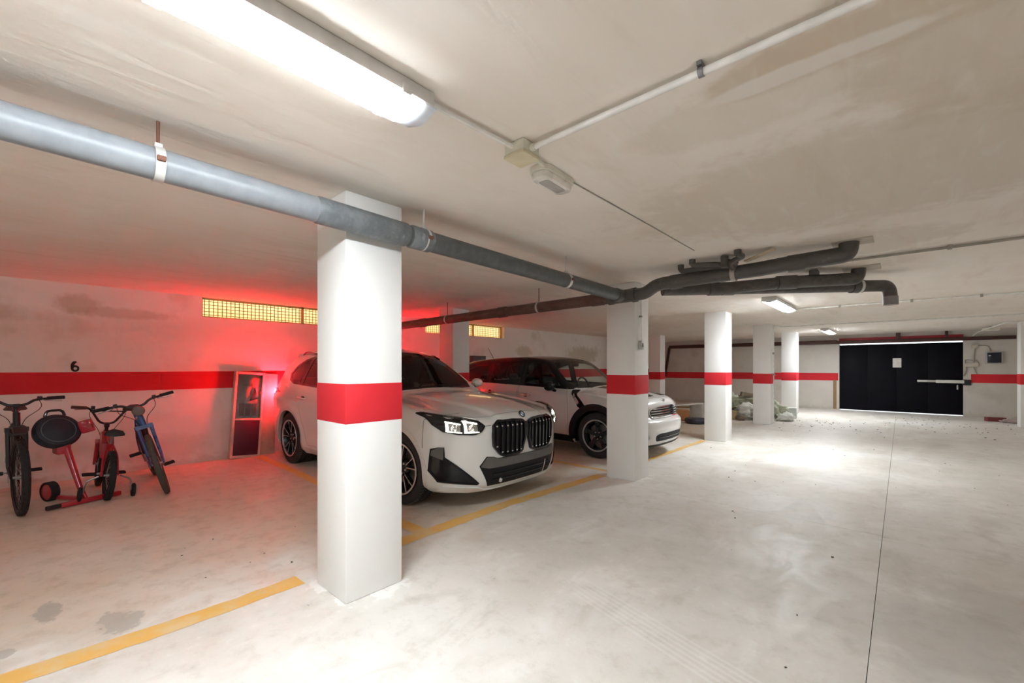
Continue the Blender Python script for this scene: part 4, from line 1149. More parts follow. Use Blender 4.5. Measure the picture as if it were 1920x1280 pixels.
    for sw in (S1, S2):
        lip = ring_poly(sw, ZW, .465, -.22, PI + .22) + ring_poly(sw, ZW, .372, PI + .20, -.20)
        c.panel('side', lip, .010, 'wheel_arch', M_plas, h=.035, depth=.05)
        for sg in (-1, 1):
            m = T((-sw, 0, ZW)) @ Matrix.Rotation(-sg * PI / 2, 4, 'X')
            MB().lathe([(.385, .30), (.385, .83)], 24, m, a0=(PI - .1 if sg > 0 else -.1), a1=(2 * PI + .1 if sg > 0 else PI + .1)).build('wheel_housing', M_plas, root)
            MB().box(-sw - .38, -sw + .38, *sorted((sg * .30, sg * .33)), .2, .70).build('wheel_housing', M_plas, root)
            wheel(root, -sw, sg * .745, sg, R, .232, .22, 'mini')
    bon = [(.20, .0), (.215, .30), (.27, .50), (.40, .66), (.60, .72), (.95, .745), (1.13, .73), (1.14, .5), (1.125, 0)]
    bf = bon + [(s, -y) for s, y in reversed(bon[1:-1])]
    c.panel('top', bf, .003, 'bonnet', M_slv, h=.035, depth=.003, sides=(1,))
    c.seam('top', bf, .006, 'bonnet_gap', closed=True, off=.0022, sides=(1,))
    for sg in (-1, 1): c.panel('top', [(.24, .12), (.25, .32), (1.08, .34), (1.08, .14)], .0055, 'bonnet_stripe', M_blk, h=.04, depth=.002, sides=(sg,))
    d1 = [(1.30, .30), (1.29, .60), (1.30, .90), (1.33, 1.0), (2.30, 1.03), (2.31, .60), (2.30, .30)]
    d2 = [(2.33, .30), (2.33, 1.03), (3.12, 1.06), (3.16, .90), (3.02, .72), (2.92, .52), (2.86, .30)]
    for dd in (d1, d2):
        c.panel('side', rounded(dd, .025), .003, 'door', M_slv, h=.05, depth=.003)
        c.seam('side', rounded(dd, .025), .006, 'door_gap', closed=True, off=.002)
    for s0, z0 in ((2.14, .875), (2.98, .90)):
        for sg in (-1, 1):
            y = float(c.ysurf(np.array([s0]), np.array([z0]))[0])
            h = empty('door_handle', (-s0, sg * y, z0)); h.parent = root
            MB().tube(arc_path([(.10, 0, 0), (.09, sg * .035, 0), (-.09, sg * .035, 0), (-.10, 0, 0)], .02, 4), .012, 10).build('grip', M_chr, h)
            MB().lathe([(0, .001), (.045, .001), (.035, .004), (0, .004)], 20, Matrix.Diagonal((1.2, 1, .8, 1)) @ Matrix.Rotation(-sg * PI / 2, 4, 'X')).build('recess', M_seam, h)
    c.panel('side', [(1.20, .195), (1.22, .295), (2.95, .295), (2.97, .195)], .010, 'sill', M_plas, h=.05, depth=.02)
    # side scuttle
    sc = rounded([(1.255, .985), (1.19, .985), (.93, .735), (1.02, .715), (1.09, .74)], .012)
    c.panel('side', sc, .007, 'side_scuttle', M_blk, h=.03, depth=.01)
    c.panel('side', rounded([(1.205, .93), (1.165, .925), (1.06, .80), (1.075, .772), (1.115, .785)], .01), .013, 'scuttle_insert', M_chr, h=.03, depth=.008)
    # face
    gr = rounded([(-.30, .765), (-.46, .735), (-.50, .685), (-.46, .595), (.46, .595), (.50, .685), (.46, .735), (.30, .765)], .03)
    c.panel('front', gr, .004, 'grille_backing', M_plas, h=.035, sides=(1,))
    c.panel('front', [gr, offset_poly(gr, -.016)], .016, 'grille_surround', M_chr, h=.03, depth=.02, sides=(1,))
    for z0 in (.625, .660, .695, .730):
        w_ = .455 if z0 < .70 else .40
        c.panel('front', [(-w_, z0 - .007), (w_, z0 - .007), (w_, z0 + .008), (-w_, z0 + .008)], .018, 'grille_bar', M_chr, h=.04, depth=.02, sides=(1,))
    c.panel('front', rounded([(-.36, .385), (-.44, .36), (-.42, .275), (.42, .275), (.44, .36), (.36, .385)], .03), .005, 'lower_intake', M_plas, h=.04, sides=(1,))
    c.panel('front', [(-.38, .32), (.38, .32), (.38, .332), (-.38, .332)], .012, 'intake_bar', M_blk, h=.05, depth=.01, sides=(1,))
    c.panel('front', [(-.78, .20), (-.78, .225), (.78, .225), (.78, .20)], .010, 'front_lip', M_plas, h=.05, depth=.02, sides=(1,))
    for sg in (-1, 1):
        g = empty('headlight'); g.parent = root
        el = [(.615 + .125 * math.cos(a), .745 + .105 * math.sin(a)) for a in np.linspace(0, 2 * PI, 28, endpoint=False)]
        c.panel('front', el, .004, 'reflector', mat('lamp_reflector', (.55, .53, .48), .25, .6), g, h=.03, sides=(sg,))
        c.panel('front', [el, offset_poly(el, -.016)], .014, 'lamp_rim', M_chr, g, h=.03, depth=.018, sides=(sg,))
        c.panel('front', offset_poly(el, -.012), .012, 'lens_cover', M_clear, g, h=.04, depth=.006, sides=(sg,))
        fog = [(.60 + .045 * math.cos(a), .34 + .045 * math.sin(a)) for a in np.linspace(0, 2 * PI, 20, endpoint=False)]
        c.panel('front', fog, .005, 'fog_lamp', M_clear, h=.03, sides=(sg,))
        y0 = float(c.ysurf(np.array([1.52]), np.array([1.0]))[0])
        mirror_pod(root, -1.56, sg * (y0 + .14), 1.045, sg, M_blk, big=1.0)
    # winged badge
    z0 = .845; s0 = float(c.ssurf(np.array([0.]), np.array([z0]))[0])
    b = empty('winged_badge', (-s0 + .004, 0, z0)); b.parent = root; b.rotation_euler = (0, -.75, 0)
    MB().lathe([(0, 0), (.026, 0), (.026, .006), (0, .009)], 24, AXX).build('disc', M_blk, b)
    MB().lathe([(.023, .004), (.028, .004), (.028, .009), (.023, .009)], 24, AXX, closed=True).build('ring', M_chr, b)
    for sg in (-1, 1):
        MB().prism([(sg * .026, .012), (sg * .075, .018), (sg * .070, .004), (sg * .062, -.006), (sg * .026, -.012)], 0, .006, lambda u, v, d: (d, u, v)).build('wing', M_chr, b, bevel=.0015)
    # tail
    for sg in (-1, 1):
        g = empty('tail_light'); g.parent = root
        c.panel('front', rounded([(.62, .80), (.62, 1.0), (.76, 1.0), (.79, .80)], .03), .008, 'lens', M_taild, g, h=.03, sides=(sg,), rear=True)
        c.panel('front', [rounded([(.605, .785), (.605, 1.015), (.775, 1.015), (.805, .785)], .03), rounded([(.62, .80), (.62, 1.0), (.76, 1.0), (.79, .80)], .03)], .012, 'lamp_rim', M_chr, g, h=.03, sides=(sg,), rear=True)
    c.panel('front', [(-.58, 1.10), (-.50, 1.37), (.50, 1.37), (.58, 1.10)], .004, 'rear_window', M_blk, h=.05, sides=(1,), rear=True)
    c.panel('front', [(-.72, .24), (-.72, .40), (.72, .40), (.72, .24)], .006, 'rear_apron', M_plas, h=.06, sides=(1,), rear=True)
    MB().tube([(-3.45, -.28, 1.49), (-3.62, -.28, 1.73)], [.006, .003], 8).build('antenna', M_plas, root)
    # cabin
    MB().box(-1.62, -1.22, -.66, .66, .68, .955).build('dashboard', M_int, root, bevel=.06, bseg=3)
    MB().box(-3.8, -1.2, -.68, .68, .28, .36).build('cabin_floor', M_int, root)
    for y in (-.36, .36): seat(root, -2.25, y, M_int)
    MB().box(-3.35, -2.95, -.60, .60, .42, .60).build('rear_bench', M_int, root, bevel=.05)
    MB().box(-.08, .06, -.60, .60, 0, .58, T((-3.35, 0, .52)) @ Matrix.Rotation(-.25, 4, 'Y')).build('rear_backrest', M_int, root, bevel=.05)
    for y in (-.36, .36): MB().box(-3.55, -3.46, y - .11, y + .11, 1.05, 1.20).build('rear_headrest', M_int, root, bevel=.03)
    MB().tube([(-1.78 - .05 * math.sin(a), .36 + .18 * math.cos(a), .98 + .17 * math.sin(a)) for a in np.linspace(0, 2 * PI, 28, endpoint=False)], .016, 8, closed=True).build('steering_wheel', M_int, root)
    MB().box(-1.76, -1.72, -.11, .11, 1.35, 1.41).build('rear_view_mirror', M_int, root, bevel=.012)
    MB().box(-3.95, -.28, -.68, .68, .19, .30).build('underbody', M_plas, root)
    MB().box(-1.2, -.35, -.40, .40, .28, .75).build('engine_block', M_plas, root)
    return root
silver_car()
# ================================================================== BICYCLES AND ODDMENTS
M_spoke = mat('spoke_steel', (.45, .45, .46), .35, .8)
M_rub = mat('black_rubber', (.012, .011, .012), .8, bump=.3, bscale=90)
M_sad = mat('saddle_vinyl', (.02, .018, .02), .5)
M_alu = mat('bike_alloy', (.40, .40, .41), .35, .8)
M_bblk = mat('bike_black', (.010, .0095, .012), .4, coat=.2)
M_bred = mat('bike_red', (.46, .015, .03), .35, coat=.5)
M_bblue = mat('bike_blue', (.02, .09, .28), .3, coat=.5)
M_grip = mat('grip_brown', (.12, .04, .025), .7)

def bike_wheel(parent, name, x, R, tw, tyre_m, rim_m):
    w = empty(name, (x, 0, R)); w.parent = parent
    pr = [(R - tw * .95, -tw * .30), (R - tw * .6, -tw * .5), (R - tw * .18, -tw * .42), (R, -tw * .12), (R, tw * .12), (R - tw * .18, tw * .42), (R - tw * .6, tw * .5), (R - tw * .95, tw * .30)]
    ty = MB().lathe(pr, 56, AXY, closed=True).build('tyre', tyre_m, w, angle=50)
    kb = MB()
    n = 44
    for k in range(n):
        for yy in (-.28, 0, .28):
            m = Matrix.Rotation(2 * PI * (k + (.5 if yy == 0 else 0)) / n, 4, 'Y') @ T((R - .004 - (.004 if yy else 0), yy * tw, 0))
            kb.box(-.006, .006, -tw * .09, tw * .09, -.008, .008, m)
    tag(kb.build('tread_knobs', tyre_m, ty, smooth=False), kind='stuff')
    rr = R - tw * .95
    MB().lathe([(rr + .004, -.012), (rr - .016, -.010), (rr - .020, 0), (rr - .016, .010), (rr + .004, .012)], 48, AXY, closed=True).build('rim', rim_m, w)
    MB().lathe([(0, -.045), (.012, -.045), (.012, -.03), (.022, -.028), (.022, .028), (.012, .03), (.012, .045), (0, .045)], 16, AXY).build('hub', M_alu, w)
    sp = MB()
    for k in range(28):
        a = 2 * PI * k / 28; sg = 1 if k % 2 else -1
        sp.tube([(.02 * math.cos(a + .5 * sg), sg * .026, .02 * math.sin(a + .5 * sg)), ((rr - .012) * math.cos(a), 0, (rr - .012) * math.sin(a))], .0012, 4)
    tag(sp.build('spokes', M_spoke, w), kind='stuff')
    return w

def pedal(parent, p, sg):
    o = empty('pedal', p); o.parent = parent
    for a, b in (((-.045, -.05), (.045, -.05)), ((-.045, .05), (.045, .05)), ((-.045, -.05), (-.045, .05)), ((.045, -.05), (.045, .05)), ((0, -.05), (0, .05))):
        pass
    f = MB()
    for (a, b) in (((-.045, 0), (.045, 0)), ((-.045, .09), (.045, .09)), ((-.045, 0), (-.045, .09)), ((.045, 0), (.045, .09)), ((0, 0), (0, .09))):
        f.bar((a[0], sg * a[1], 0), (b[0], sg * b[1], 0), .012, .020)
    f.build('cage', M_rub, o, smooth=False)
    MB().tube([(0, -sg * .02, 0), (0, sg * .09, 0)], .007, 8).build('spindle', M_alu, o)
    return o

def bicycle(name, label, loc, heading, lean, R, tw, wb, frame_m, fork_m, bar_h, bar_w, bmx=False, sad_h=.86, crank_a=.3, grip_m=None, steer=0., down_m=None, tyre_m=None):
    """local x forward; origin on the floor under the axle mid-point"""
    root = empty(name, loc, label=label, cat='bicycle', group='bicycles along the left wall')
    root.rotation_mode = 'XYZ'
    root.rotation_euler = (lean, 0, heading)
    grip_m = grip_m or M_rub; down_m = down_m or frame_m; tyre_m = tyre_m or M_rub
    xf, xr = wb / 2, -wb / 2
    bb = Vector((-wb * .08, 0, R * .86)); hd_top = Vector((xf - .20 * wb / 1.05 - .03, 0, bar_h - (.25 if bmx else .13))); hd_bot = hd_top + Vector((.045, 0, -.10 if bmx else -.13))
    seat_top = Vector((bb.x - .14, 0, min(sad_h - .14, hd_top.z)))
    bike_wheel(root, 'rear_wheel', xr, R, tw, tyre_m, M_bblk)
    fr = empty('frame'); fr.parent = root
    MB().tube([hd_bot + Vector((0, 0, .02)), bb], .024, 14).build('down_tube', down_m, fr)
    MB().tube([hd_top + Vector((.01, 0, -.03)), seat_top], .019, 14).build('top_tube', frame_m, fr)
    MB().tube([bb, seat_top + Vector((-.012, 0, .05))], .018, 14).build('seat_tube', frame_m, fr)
    MB().tube([hd_bot + Vector((.004, 0, -.012)), hd_top], .025, 16).build('head_tube', frame_m, fr)
    for sg in (-1, 1):
        MB().tube(arc_path([bb + Vector((0, sg * .03, 0)), (xr + R * .95, sg * .045, R * .9), (xr, sg * .062, R)], .06), .010, 10).build('chain_stay', frame_m, fr)
        MB().tube(arc_path([seat_top + Vector((0, sg * .02, -.02)), (xr + .12, sg * .055, R + .18), (xr, sg * .062, R)], .06), .009, 10).build('seat_stay', frame_m, fr)
    MB().tube([seat_top, seat_top + Vector((-.035, 0, sad_h - seat_top.z - .05))], .013, 12).build('seat_post', M_alu, root)
    sx = seat_top.x - .05
    sd = MB(); prof = [(-.13, .075, .0), (-.10, .085, .015), (-.02, .055, .012), (.06, .028, .005), (.12, .016, -.01)]
    vv = []; ff = []
    for (dx, w_, dz) in prof:
        for (a, b) in ((-1, -.02), (-.75, .012), (0, .028), (.75, .012), (1, -.02), (0, -.03)): vv.append((sx + dx, a * w_, sad_h - .02 + dz + b))
    for i in range(len(prof) - 1):
        for k in range(6): ff.append((i * 6 + k, i * 6 + (k + 1) % 6, (i + 1) * 6 + (k + 1) % 6, (i + 1) * 6 + k))
    ff += [tuple(range(5, -1, -1)), tuple((len(prof) - 1) * 6 + k for k in range(6))]
    sd.add(vv, ff).build('saddle', M_sad, root, angle=70)
    # steering group
    st = empty('steering', (hd_bot.x, 0, 0)); st.parent = root; st.rotation_euler = (0, 0, steer)
    X = hd_bot.x
    fw = bike_wheel(st, 'front_wheel', xf - X, R, tw, tyre_m, M_bblk)
    fk = MB()
    for sg in (-1, 1):
        fk.tube([(0, sg * .055, hd_bot.z - .02), (.03, sg * .055, R + .22 * R), (xf - X, sg * .055, R)], [.018, .015, .010], 12)
    fk.bar((.0, -.075, hd_bot.z - .02), (.0, .075, hd_bot.z - .02), .045, .04).build('fork', fork_m, st)
    MB().tube([(hd_top.x - X, 0, hd_top.z), (hd_top.x - X - .012, 0, hd_top.z + .06)], .016, 12).build('steerer', M_bblk, st)
    hx = hd_top.x - X + .045
    MB().bar((hd_top.x - X - .01, 0, hd_top.z + .05), (hx, 0, hd_top.z + .075), .045, .035).build('stem', M_bblk, st, bevel=.006)
    hw = bar_w / 2; hz = hd_top.z + .075
    if bmx:
        pts = [(hx - .03, -hw, bar_h), (hx - .01, -hw * .52, bar_h), (hx, -hw * .18, hz), (hx, hw * .18, hz), (hx - .01, hw * .52, bar_h), (hx - .03, hw, bar_h)]
        hb = MB().tube(arc_path(pts, .05), .011, 12).build('handlebar', M_bblk, st)
        MB().tube([(hx - .01, -hw * .50, bar_h - .035), (hx - .01, hw * .50, bar_h - .035)], .007, 8).build('cross_bar', M_bblk, hb)
    else:
        pts = [(hx - .05, -hw, bar_h), (hx - .01, -hw * .35, bar_h - .01), (hx, -.06, hz), (hx, .06, hz), (hx - .01, hw * .35, bar_h - .01), (hx - .05, hw, bar_h)]
        hb = MB().tube(arc_path(pts, .06), .012, 12).build('handlebar', M_bblk, st)
    for sg in (-1, 1):
        MB().tube([(hx - .03 - (.02 if not bmx else 0), sg * hw, bar_h), (hx - .035 + (.01 if not bmx else 0), sg * (hw - .12), bar_h - .002)], .017, 12).build('grip', grip_m, hb)
        MB().bar((hx - .03, sg * (hw - .155), bar_h), (hx - .025, sg * (hw - .185), bar_h), .035, .04).build('lever_clamp', M_bblk, hb, bevel=.005)
        MB().tube(arc_path([(hx - .02, sg * (hw - .16), bar_h - .012), (hx + .045, sg * (hw - .14), bar_h - .02), (hx + .04, sg * (hw - .03), bar_h - .03)], .02), .005, 8).build('brake_lever', M_alu, hb)
        MB().tube(arc_path([(hx - .02, sg * (hw - .18), bar_h), (hx + .07, sg * .16, bar_h - .08), (hx + .02, sg * .05, hd_bot.z + .08), (hx - .02, sg * .03, hd_bot.z)], .08), .0028, 6).build('brake_cable', M_rub, hb)
    # crank set
    ck = MB().lathe([(0, -.06), (.014, -.06), (.014, .06), (0, .06)], 14, T(bb) @ AXY).build('bottom_bracket', M_alu, root)
    MB().lathe([(.05, -.052), (R * .30, -.052), (R * .30 + .004, -.050), (R * .30, -.048), (.05, -.048)], 36, T(bb) @ AXY, closed=True).build('chainring', M_alu, ck)
    for sg in (-1, 1):
        a = crank_a + (PI if sg > 0 else 0); cl = R * .5
        e = bb + Vector((math.cos(a) * cl, sg * .075, math.sin(a) * cl))
        arm = MB().bar(bb + Vector((0, sg * .065, 0)), e, .012, .022, (0, 1, 0)).build('crank_arm', M_alu, ck)
        pedal(root, e + Vector((0, sg * .012, 0)), sg)
    MB().tube([(bb.x, -.05, bb.z + R * .3), (xr, -.05, R + .03)], .004, 6).build('chain', M_alu, root)
    MB().tube([(bb.x, -.05, bb.z - R * .3), (xr, -.05, R - .03)], .004, 6).build('chain', M_alu, root)
    return root, st

# leftmost mountain bike, front wheel towards the aisle
b1, st = bicycle('mountain_bike', 'dark mountain bike facing out, leftmost by the red striped wall', (-6.46, -.125, 0), .03, .0, .345, .058, 1.08, M_bblk, M_bblk, 1.04, .64, steer=.10, crank_a=.15, down_m=M_bblk, sad_h=.93)
MB().box(-.02, .05, -.05, .05, .70, .80).build('mudguard_bracket', M_bblk, st, bevel=.015)
MB().prism([(-.10, .74), (.13, .80), (.24, .74), (.235, .725), (.12, .785), (-.10, .72)], -.045, .045, lambda u, v, d: (u, d, v)).build('mudguard', M_bblk, st, bevel=.006)
MB().tube([(.06, -.20, .99), (.10, -.20, 1.0)], .022, 12).build('bell', M_bblk, st)
# small red bike, rear wheel towards the aisle
b2, st = bicycle('bmx_bike', 'small red bike with high handlebar, rear wheel facing the aisle', (-6.36, .475, 0), PI + .02, .10, .245, .055, .80, M_bred, M_bred, .885, .60, bmx=True, sad_h=.68, crank_a=-.15, grip_m=M_grip, steer=-.05)
MB().prism([(-.02, .36), (.16, .44), (.20, .62), (.10, .64), (-.02, .52)], -.05, .05, lambda u, v, d: (u, d, v)).build('chain_guard', M_bred, b2, bevel=.01)
for sg in (-1, 1):
    tw_ = empty('training_wheel', (-.40, sg * .20, .075)); tw_.parent = b2
    MB().lathe([(0, -.014), (.06, -.014), (.072, -.008), (.072, .008), (.06, .014), (0, .014)], 24, AXY).build('roller', M_rub, tw_)
    MB().tube(arc_path([(0, -sg * .02, 0), (.0, -sg * .03, .12), (0, -sg * .12, .165)], .03), .008, 8).build('bracket', M_alu, tw_)
# blue bike on the right, leaning
b3, st = bicycle('city_bike', 'blue and black bike leaning sideways, rightmost of the three bikes', (-6.33, .985, .012), -.03, .27, .325, .055, 1.02, M_bblue, M_bblue, 1.0, .66, steer=-.10, crank_a=.9, sad_h=.90, down_m=M_bblk, tyre_m=mat('worn_rubber', (.075, .065, .055), .85, bump=.3, bscale=90))
MB().lathe([(0, 0), (.05, .0), (.055, .02), (.045, .045), (0, .05)], 24, T((.02, 0, .90)) @ AXX).build('head_lamp', mat('lamp_brown', (.14, .10, .09), .4), st)
MB().tube([(.13, -.04, .42), (.30, -.04, .72)], .042, 16).build('water_bottle', M_bblk, b3)

# go-kart style red frame with a round black seat
kt = empty('seat_trolley', (-6.0, .18, 0), label='round black padded seat on red tube frame beside the small red bike', cat='trolley')
sm = T((-.18, -.03, .71)) @ Matrix.Rotation(.30, 4, 'Z') @ Matrix.Rotation(PI / 2 - .42, 4, 'Y') @ Matrix.Diagonal((.78, .80, .9, 1))
st_ = MB().lathe([(0, .055), (.06, .052), (.15, .035), (.195, .03), (.222, .0), (.215, -.05), (.16, -.09), (0, -.105)], 40, sm).build('seat_pad', mat('black_vinyl', (.016, .017, .03), .5, bump=.3, bscale=140), kt)
MB().lathe([(.150, .036), (.154, .044), (.160, .036)], 40, sm, closed=True).build('piping', mat('grey_piping', (.14, .14, .16), .5), st_)
MB().tube(arc_path([sm @ Vector((-.20, -.09, 0)), sm @ Vector((-.27, -.07, .02)), sm @ Vector((-.27, .07, .02)), sm @ Vector((-.20, .09, 0))], .04), .012, 10).build('carry_handle', M_bblk, st_)
MB().tube([(-.16, .02, .58), (-.03, .12, .14), (.02, .16, .045)], [.030, .022, .014], 14).build('post', M_bred, kt)
MB().box(-.25, -.11, -.02, .09, .48, .58, Matrix.Rotation(.2, 4, 'Z')).build('post_clamp', M_bred, kt, bevel=.02)
MB().bar((-.22, .13, .72), (-.18, .22, .75), .07, .13).build('side_bracket', M_bred, kt, bevel=.015)
ft = MB().bar((.10, -.02, .03), (-.06, .42, .03), .045, .045).build('foot_bar', M_bred, kt, bevel=.01)
MB().bar((.135, -.115, .03), (.095, -.01, .03), .038, .038).build('foot_grip', M_rub, ft, bevel=.01)
MB().bar((-.36, -.06, .035), (.0, .16, .035), .04, .04).build('floor_rail', M_bred, kt, bevel=.01)
MB().lathe([(0, -.03), (.07, -.03), (.085, -.02), (.085, .02), (.07, .03), (0, .03)], 28, T((-.34, -.08, .09)) @ Matrix.Rotation(.5, 4, 'Z') @ AXY).build('roller', M_bred, kt)
MB().lathe([(.08, -.035), (.095, -.03), (.095, .03), (.08, .035)], 28, T((-.34, -.08, .095)) @ Matrix.Rotation(.5, 4, 'Z') @ AXY, closed=True).build('roller_tyre', M_rub, kt)

# things leaning on the left wall by the SUV's tail
LN = T((-7.19, 2.08, 0)) @ Matrix.Rotation(-.045, 4, 'Y') @ Matrix.Rotation(-.075, 4, 'X')
cs = empty('display_case', label='pale framed glass display case leaning on wall behind the white SUV', cat='display case')
cs.matrix_world = LN
M_cfr = mat('case_frame', (.62, .50, .42), .5)
MB().box(-.09, .0, -.20, -.165, .0, 1.27).build('stile', M_cfr, cs, bevel=.006)
MB().box(-.09, .0, .165, .20, .0, 1.27).build('stile', M_cfr, cs, bevel=.006)
MB().box(-.09, .0, -.165, .165, 1.235, 1.27).build('top_rail', M_cfr, cs, bevel=.006)
MB().box(-.09, .0, -.165, .165, .0, .04).build('bottom_rail', M_cfr, cs, bevel=.006)
MB().box(-.088, -.072, -.165, .165, .04, 1.235).build('back_board', mat('case_back', (.70, .60, .54), .6), cs)
MB().box(-.02, -.004, -.165, .165, .04, .55).build('lower_panel', mat('maroon_panel', (.06, .012, .03), .5), cs, bevel=.004)
MB().box(-.03, -.0, -.165, .165, .55, .58).build('mid_rail', M_cfr, cs, bevel=.004)
MB().box(-.014, -.010, -.165, .165, .58, 1.235).build('pane', M_clear, cs)
MB().prism([(.02, .84), (.13, .88), (.08, 1.05)], -.05, -.03, lambda u, v, d: (d, u, v)).build('dark_figure', mat('figure_dark', (.05, .02, .03), .6), cs, bevel=.004)
for k in range(3): MB().box(-.060, -.045, -.11 + k * .085, -.045 + k * .085, .62, .80).build('small_panel', mat('case_pink', (.50, .32, .30), .5), cs, bevel=.004)
MB().box(-.05, -.04, -.08, .06, 1.06, 1.09).build('shelf_strip', M_cfr, cs)
bd = MB(T((-7.24, 2.40, 0)) @ Matrix.Rotation(-.06, 4, 'Y') @ Matrix.Rotation(-.06, 4, 'X')).box(-.02, .0, -.10, .10, .0, 1.24).build('wooden_board', mat('board_wood', (.50, .40, .30), .7), bevel=.004)
tag(bd, 'plain wooden board leaning on the wall beside the display case', 'board')
bd = MB(T((-7.25, 2.68, 0)) @ Matrix.Rotation(-.05, 4, 'Y')).box(-.03, .0, -.05, .05, .0, 1.02).build('white_plank', mat('white_board', (.74, .70, .66), .6), bevel=.004)
tag(bd, 'narrow white plank standing on the wall behind the SUV tail', 'plank')

# ------------------------------------------------------------------ builders' leftovers at the far end
M_pw = mat('pale_plank', (.66, .62, .56), .7); M_bw = mat('brown_plank', (.30, .19, .10), .8)
def plank(a, b, w, h, m, name, label, cat='plank', bevel=.004):
    return tag(MB().bar(a, b, w, h).build(name, m, bevel=bevel), label, cat)
plank((-4.9, 9.75, .32), (-3.92, 11.8, .385), .16, .03, M_pw, 'long_plank', 'long white plank propped level beyond the silver car nose')
plank((-5.3, 9.9, .16), (-4.4, 11.5, .20), .12, .05, M_pw, 'long_plank', 'short pale batten lying low behind the silver car nose')
plank((-6.9, 13.6, .02), (-4.2, 14.9, .02), .25, .04, M_bw, 'brown_board', 'brown board lying behind the white plank', 'board')
bx = tag(MB().box(-.22, .22, -.18, .18, 0, .26, T((-4.15, 10.9, 0)) @ Matrix.Rotation(.4, 4, 'Z')).build('wooden_crate', mat('orange_wood', (.42, .18, .06), .7), bevel=.01), 'orange brown wooden crate under the long white plank', 'crate')
MB(T((-4.15, 10.9, 0)) @ Matrix.Rotation(.4, 4, 'Z')).box(.222, .235, -.19, .19, .10, .15).build('slat', M_bw, bx)
tb = tag(MB().lathe([(.0, 0), (.20, .0), (.25, .03), (.26, .08), (.24, .12), (.0, .12)], 28, T((-3.62, 10.55, 0))).build('round_tub', mat('tub_dark', (.03, .025, .04), .5)), 'dark round tub lying on the floor by third column', 'tub')
sup = tag(MB().box(-.16, .16, -.14, .14, 0, .30, T((-4.82, 9.95, 0))).build('concrete_block', mat('block_grey', (.42, .39, .35), .9, bump=.4, bscale=25), bevel=.01), 'grey concrete block propping near end of the white plank', 'block')
sup = tag(MB().box(-.16, .16, -.14, .14, 0, .37, T((-3.98, 11.68, 0))).build('concrete_block', mat('block_grey', (.42, .39, .35), .9), bevel=.01), 'grey concrete block propping far end of the white plank', 'block')

def lump(name, loc, r, m, label, cat, seed, amp=.5, sub=4):
    bm = bmesh.new(); bmesh.ops.create_icosphere(bm, subdivisions=sub, radius=1)
    for v in bm.verts:
        n = v.co.normalized(); q = 1 + amp * mnoise.noise(n * 1.6 + Vector((seed, 0, 0))) + amp * .55 * mnoise.noise(n * 4 + Vector((0, seed, 0))) + amp * .3 * mnoise.noise(n * 9 + Vector((seed, seed, 0)))
        v.co = Vector((n.x * r[0] * q, n.y * r[1] * q, max(-.9 * r[2], n.z * r[2] * q)))
    zmin = min(v.co.z for v in bm.verts)
    for v in bm.verts: v.co.z -= zmin
    for f in bm.faces: f.smooth = True
    me = bpy.data.meshes.new(name); bm.to_mesh(me); bm.free(); me.materials.append(m)
    o = bpy.data.objects.new(name, me); C.objects.link(o); o.location = loc
    return tag(o, label, cat)
M_sack = mat('sack_green', (.42, .44, .33), .9, bump=.6, bscale=14); M_sackw = mat('sack_white', (.74, .76, .70), .85, bump=.6, bscale=14); M_stone = mat('stone_brown', (.25, .19, .14), .9, bump=.6, bscale=14)
lump('rubble_sack', (-2.92, 12.38, 0), (.42, .26, .20), M_sackw, 'crumpled white sack at the front of the rubble heap', 'sack', 1.3)
lump('rubble_sack', (-3.52, 12.92, .0), (.36, .30, .30), M_sack, 'lumpy green sack on left of the rubble heap', 'sack', 4.1)
lump('rubble_sack', (-2.62, 13.0, .0), (.34, .26, .26), M_sack, 'dull green sack on right of the rubble heap', 'sack', 9.7)
lump('rubble_sack', (-3.05, 13.0, .34), (.42, .24, .10), M_sack, 'flat green sack on top of the rubble heap', 'sack', 6.2)
lump('stone', (-3.45, 12.35, 0), (.16, .12, .09), M_stone, 'dark brown stone at the left foot of the rubble heap', 'stone', 2.2, sub=2)
lump('stone', (-3.0, 11.95, 0), (.12, .10, .07), M_stone, 'smaller brown stone in front of the rubble heap', 'stone', 8.3, sub=2)
lump('rubble_sack', (-2.14, 12.55, 0), (.18, .20, .10), M_sackw, 'small pale sack lying right of the fourth column', 'sack', 3.3)
bk = tag(MB().box(-.16, .16, -.09, .09, 0, .10, T((-3.1, 12.95, .55)) @ Matrix.Rotation(.5, 4, 'Z') @ Matrix.Rotation(.15, 4, 'Y')).build('hollow_brick', mat('brick_grey', (.33, .28, .22), .9), bevel=.006), 'grey brown brick on top of the rubble heap', 'brick')
bk = tag(MB().box(-.14, .14, -.10, .10, 0, .22, T((-3.28, 12.12, .0)) @ Matrix.Rotation(.25, 4, 'Z')).build('cardboard_box', mat('cardboard', (.50, .38, .20), .85), bevel=.006), 'tan cardboard box against the rubble heap', 'box')
bk = tag(MB().box(-.10, .10, -.12, .12, 0, .28, T((-2.12, 13.3, 0)) @ Matrix.Rotation(.1, 4, 'Z')).build('plastic_bucket', mat('bucket_white', (.62, .66, .62), .5), bevel=.02), 'pale square bucket beside the last column of the row', 'bucket')
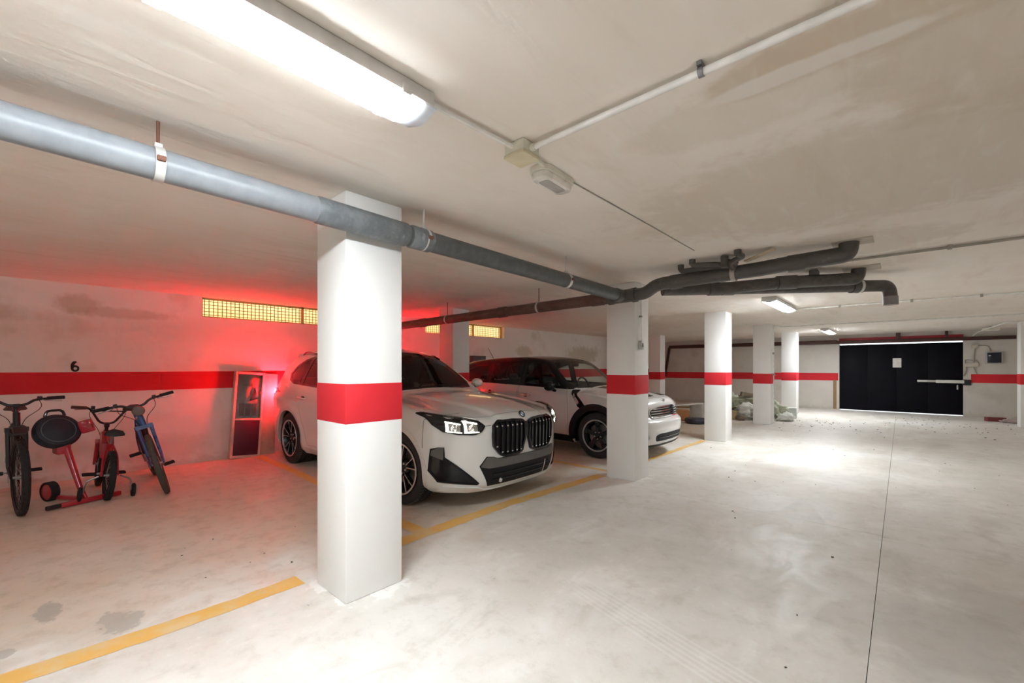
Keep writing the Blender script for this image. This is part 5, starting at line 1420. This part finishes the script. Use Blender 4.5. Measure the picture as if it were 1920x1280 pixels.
bk = tag(MB().box(-.17, .17, -.08, .08, 0, .10, T((1.72, 15.9, 0)) @ Matrix.Rotation(.3, 4, 'Z')).build('brick', mat('brick_red', (.22, .05, .05), .9), bevel=.006), 'dark red brick on floor below the control box', 'brick')
lump('rag', (1.98, 15.7, 0), (.18, .12, .05), mat('rag_pink', (.52, .40, .38), .9), 'pinkish rag on floor beside the dark red brick', 'rag', 5.5)

for (a, b, w_, h_, m_, lab) in (((-3.75, 12.5, .05), (-3.2, 12.3, .30), .14, .03, M_bw, 'dark broken plank leaning on the left of the rubble heap'),
                               ((-2.75, 12.2, .03), (-2.62, 12.7, .38), .12, .025, M_pw, 'short pale plank leaning on the front of the rubble heap'),
                               ((-3.6, 13.3, .55), (-2.7, 13.2, .50), .10, .04, M_bw, 'brown batten laid across top of the rubble heap')):
    plank(a, b, w_, h_, m_, 'broken_plank', lab)
wp_ = tag(MB(T((-3.3, 13.75, 0)) @ Matrix.Rotation(-.15, 4, 'X')).box(-.85, .62, -.02, .02, .0, .50).build('plasterboard_sheet', M_pw, bevel=.004), 'white plasterboard sheet standing behind the rubble heap', 'board')
gr = MB(); rnd = random.Random(3)
for (cx, cy, sx, sy, n) in ((-1.4, 12.4, .9, 1.3, 70), (.6, 14.2, 1.4, 1.8, 90), (-1.6, 5.6, .6, .8, 10), (-2.2, 8.0, .5, 1.2, 10), (-.8, 3.6, .6, 1.2, 7), (.3, 7.5, 1.0, 2.0, 12), (-3.8, 1.0, .7, .5, 8)):
    for k in range(n):
        x = rnd.gauss(cx, sx * .6); y_ = rnd.gauss(cy, sy * .6); r = rnd.uniform(.005, .016) * (.8 if cy > 10 else .5)
        if y_ > 16.8 or x > 2.9 or x < -2.6 and cy > 2: continue
        m = T((x, y_, r * .35)) @ Matrix.Rotation(rnd.uniform(0, 6), 4, 'Z')
        gr.box(-r, r, -r * rnd.uniform(.5, 1), r * .7, -r * .35, r * rnd.uniform(.2, .5), m)
tag(gr.build('floor_grit', mat('grit', (.12, .10, .085), .9), smooth=False), 'scattered dark grit and crumbs on the concrete floor', 'grit', kind='stuff')
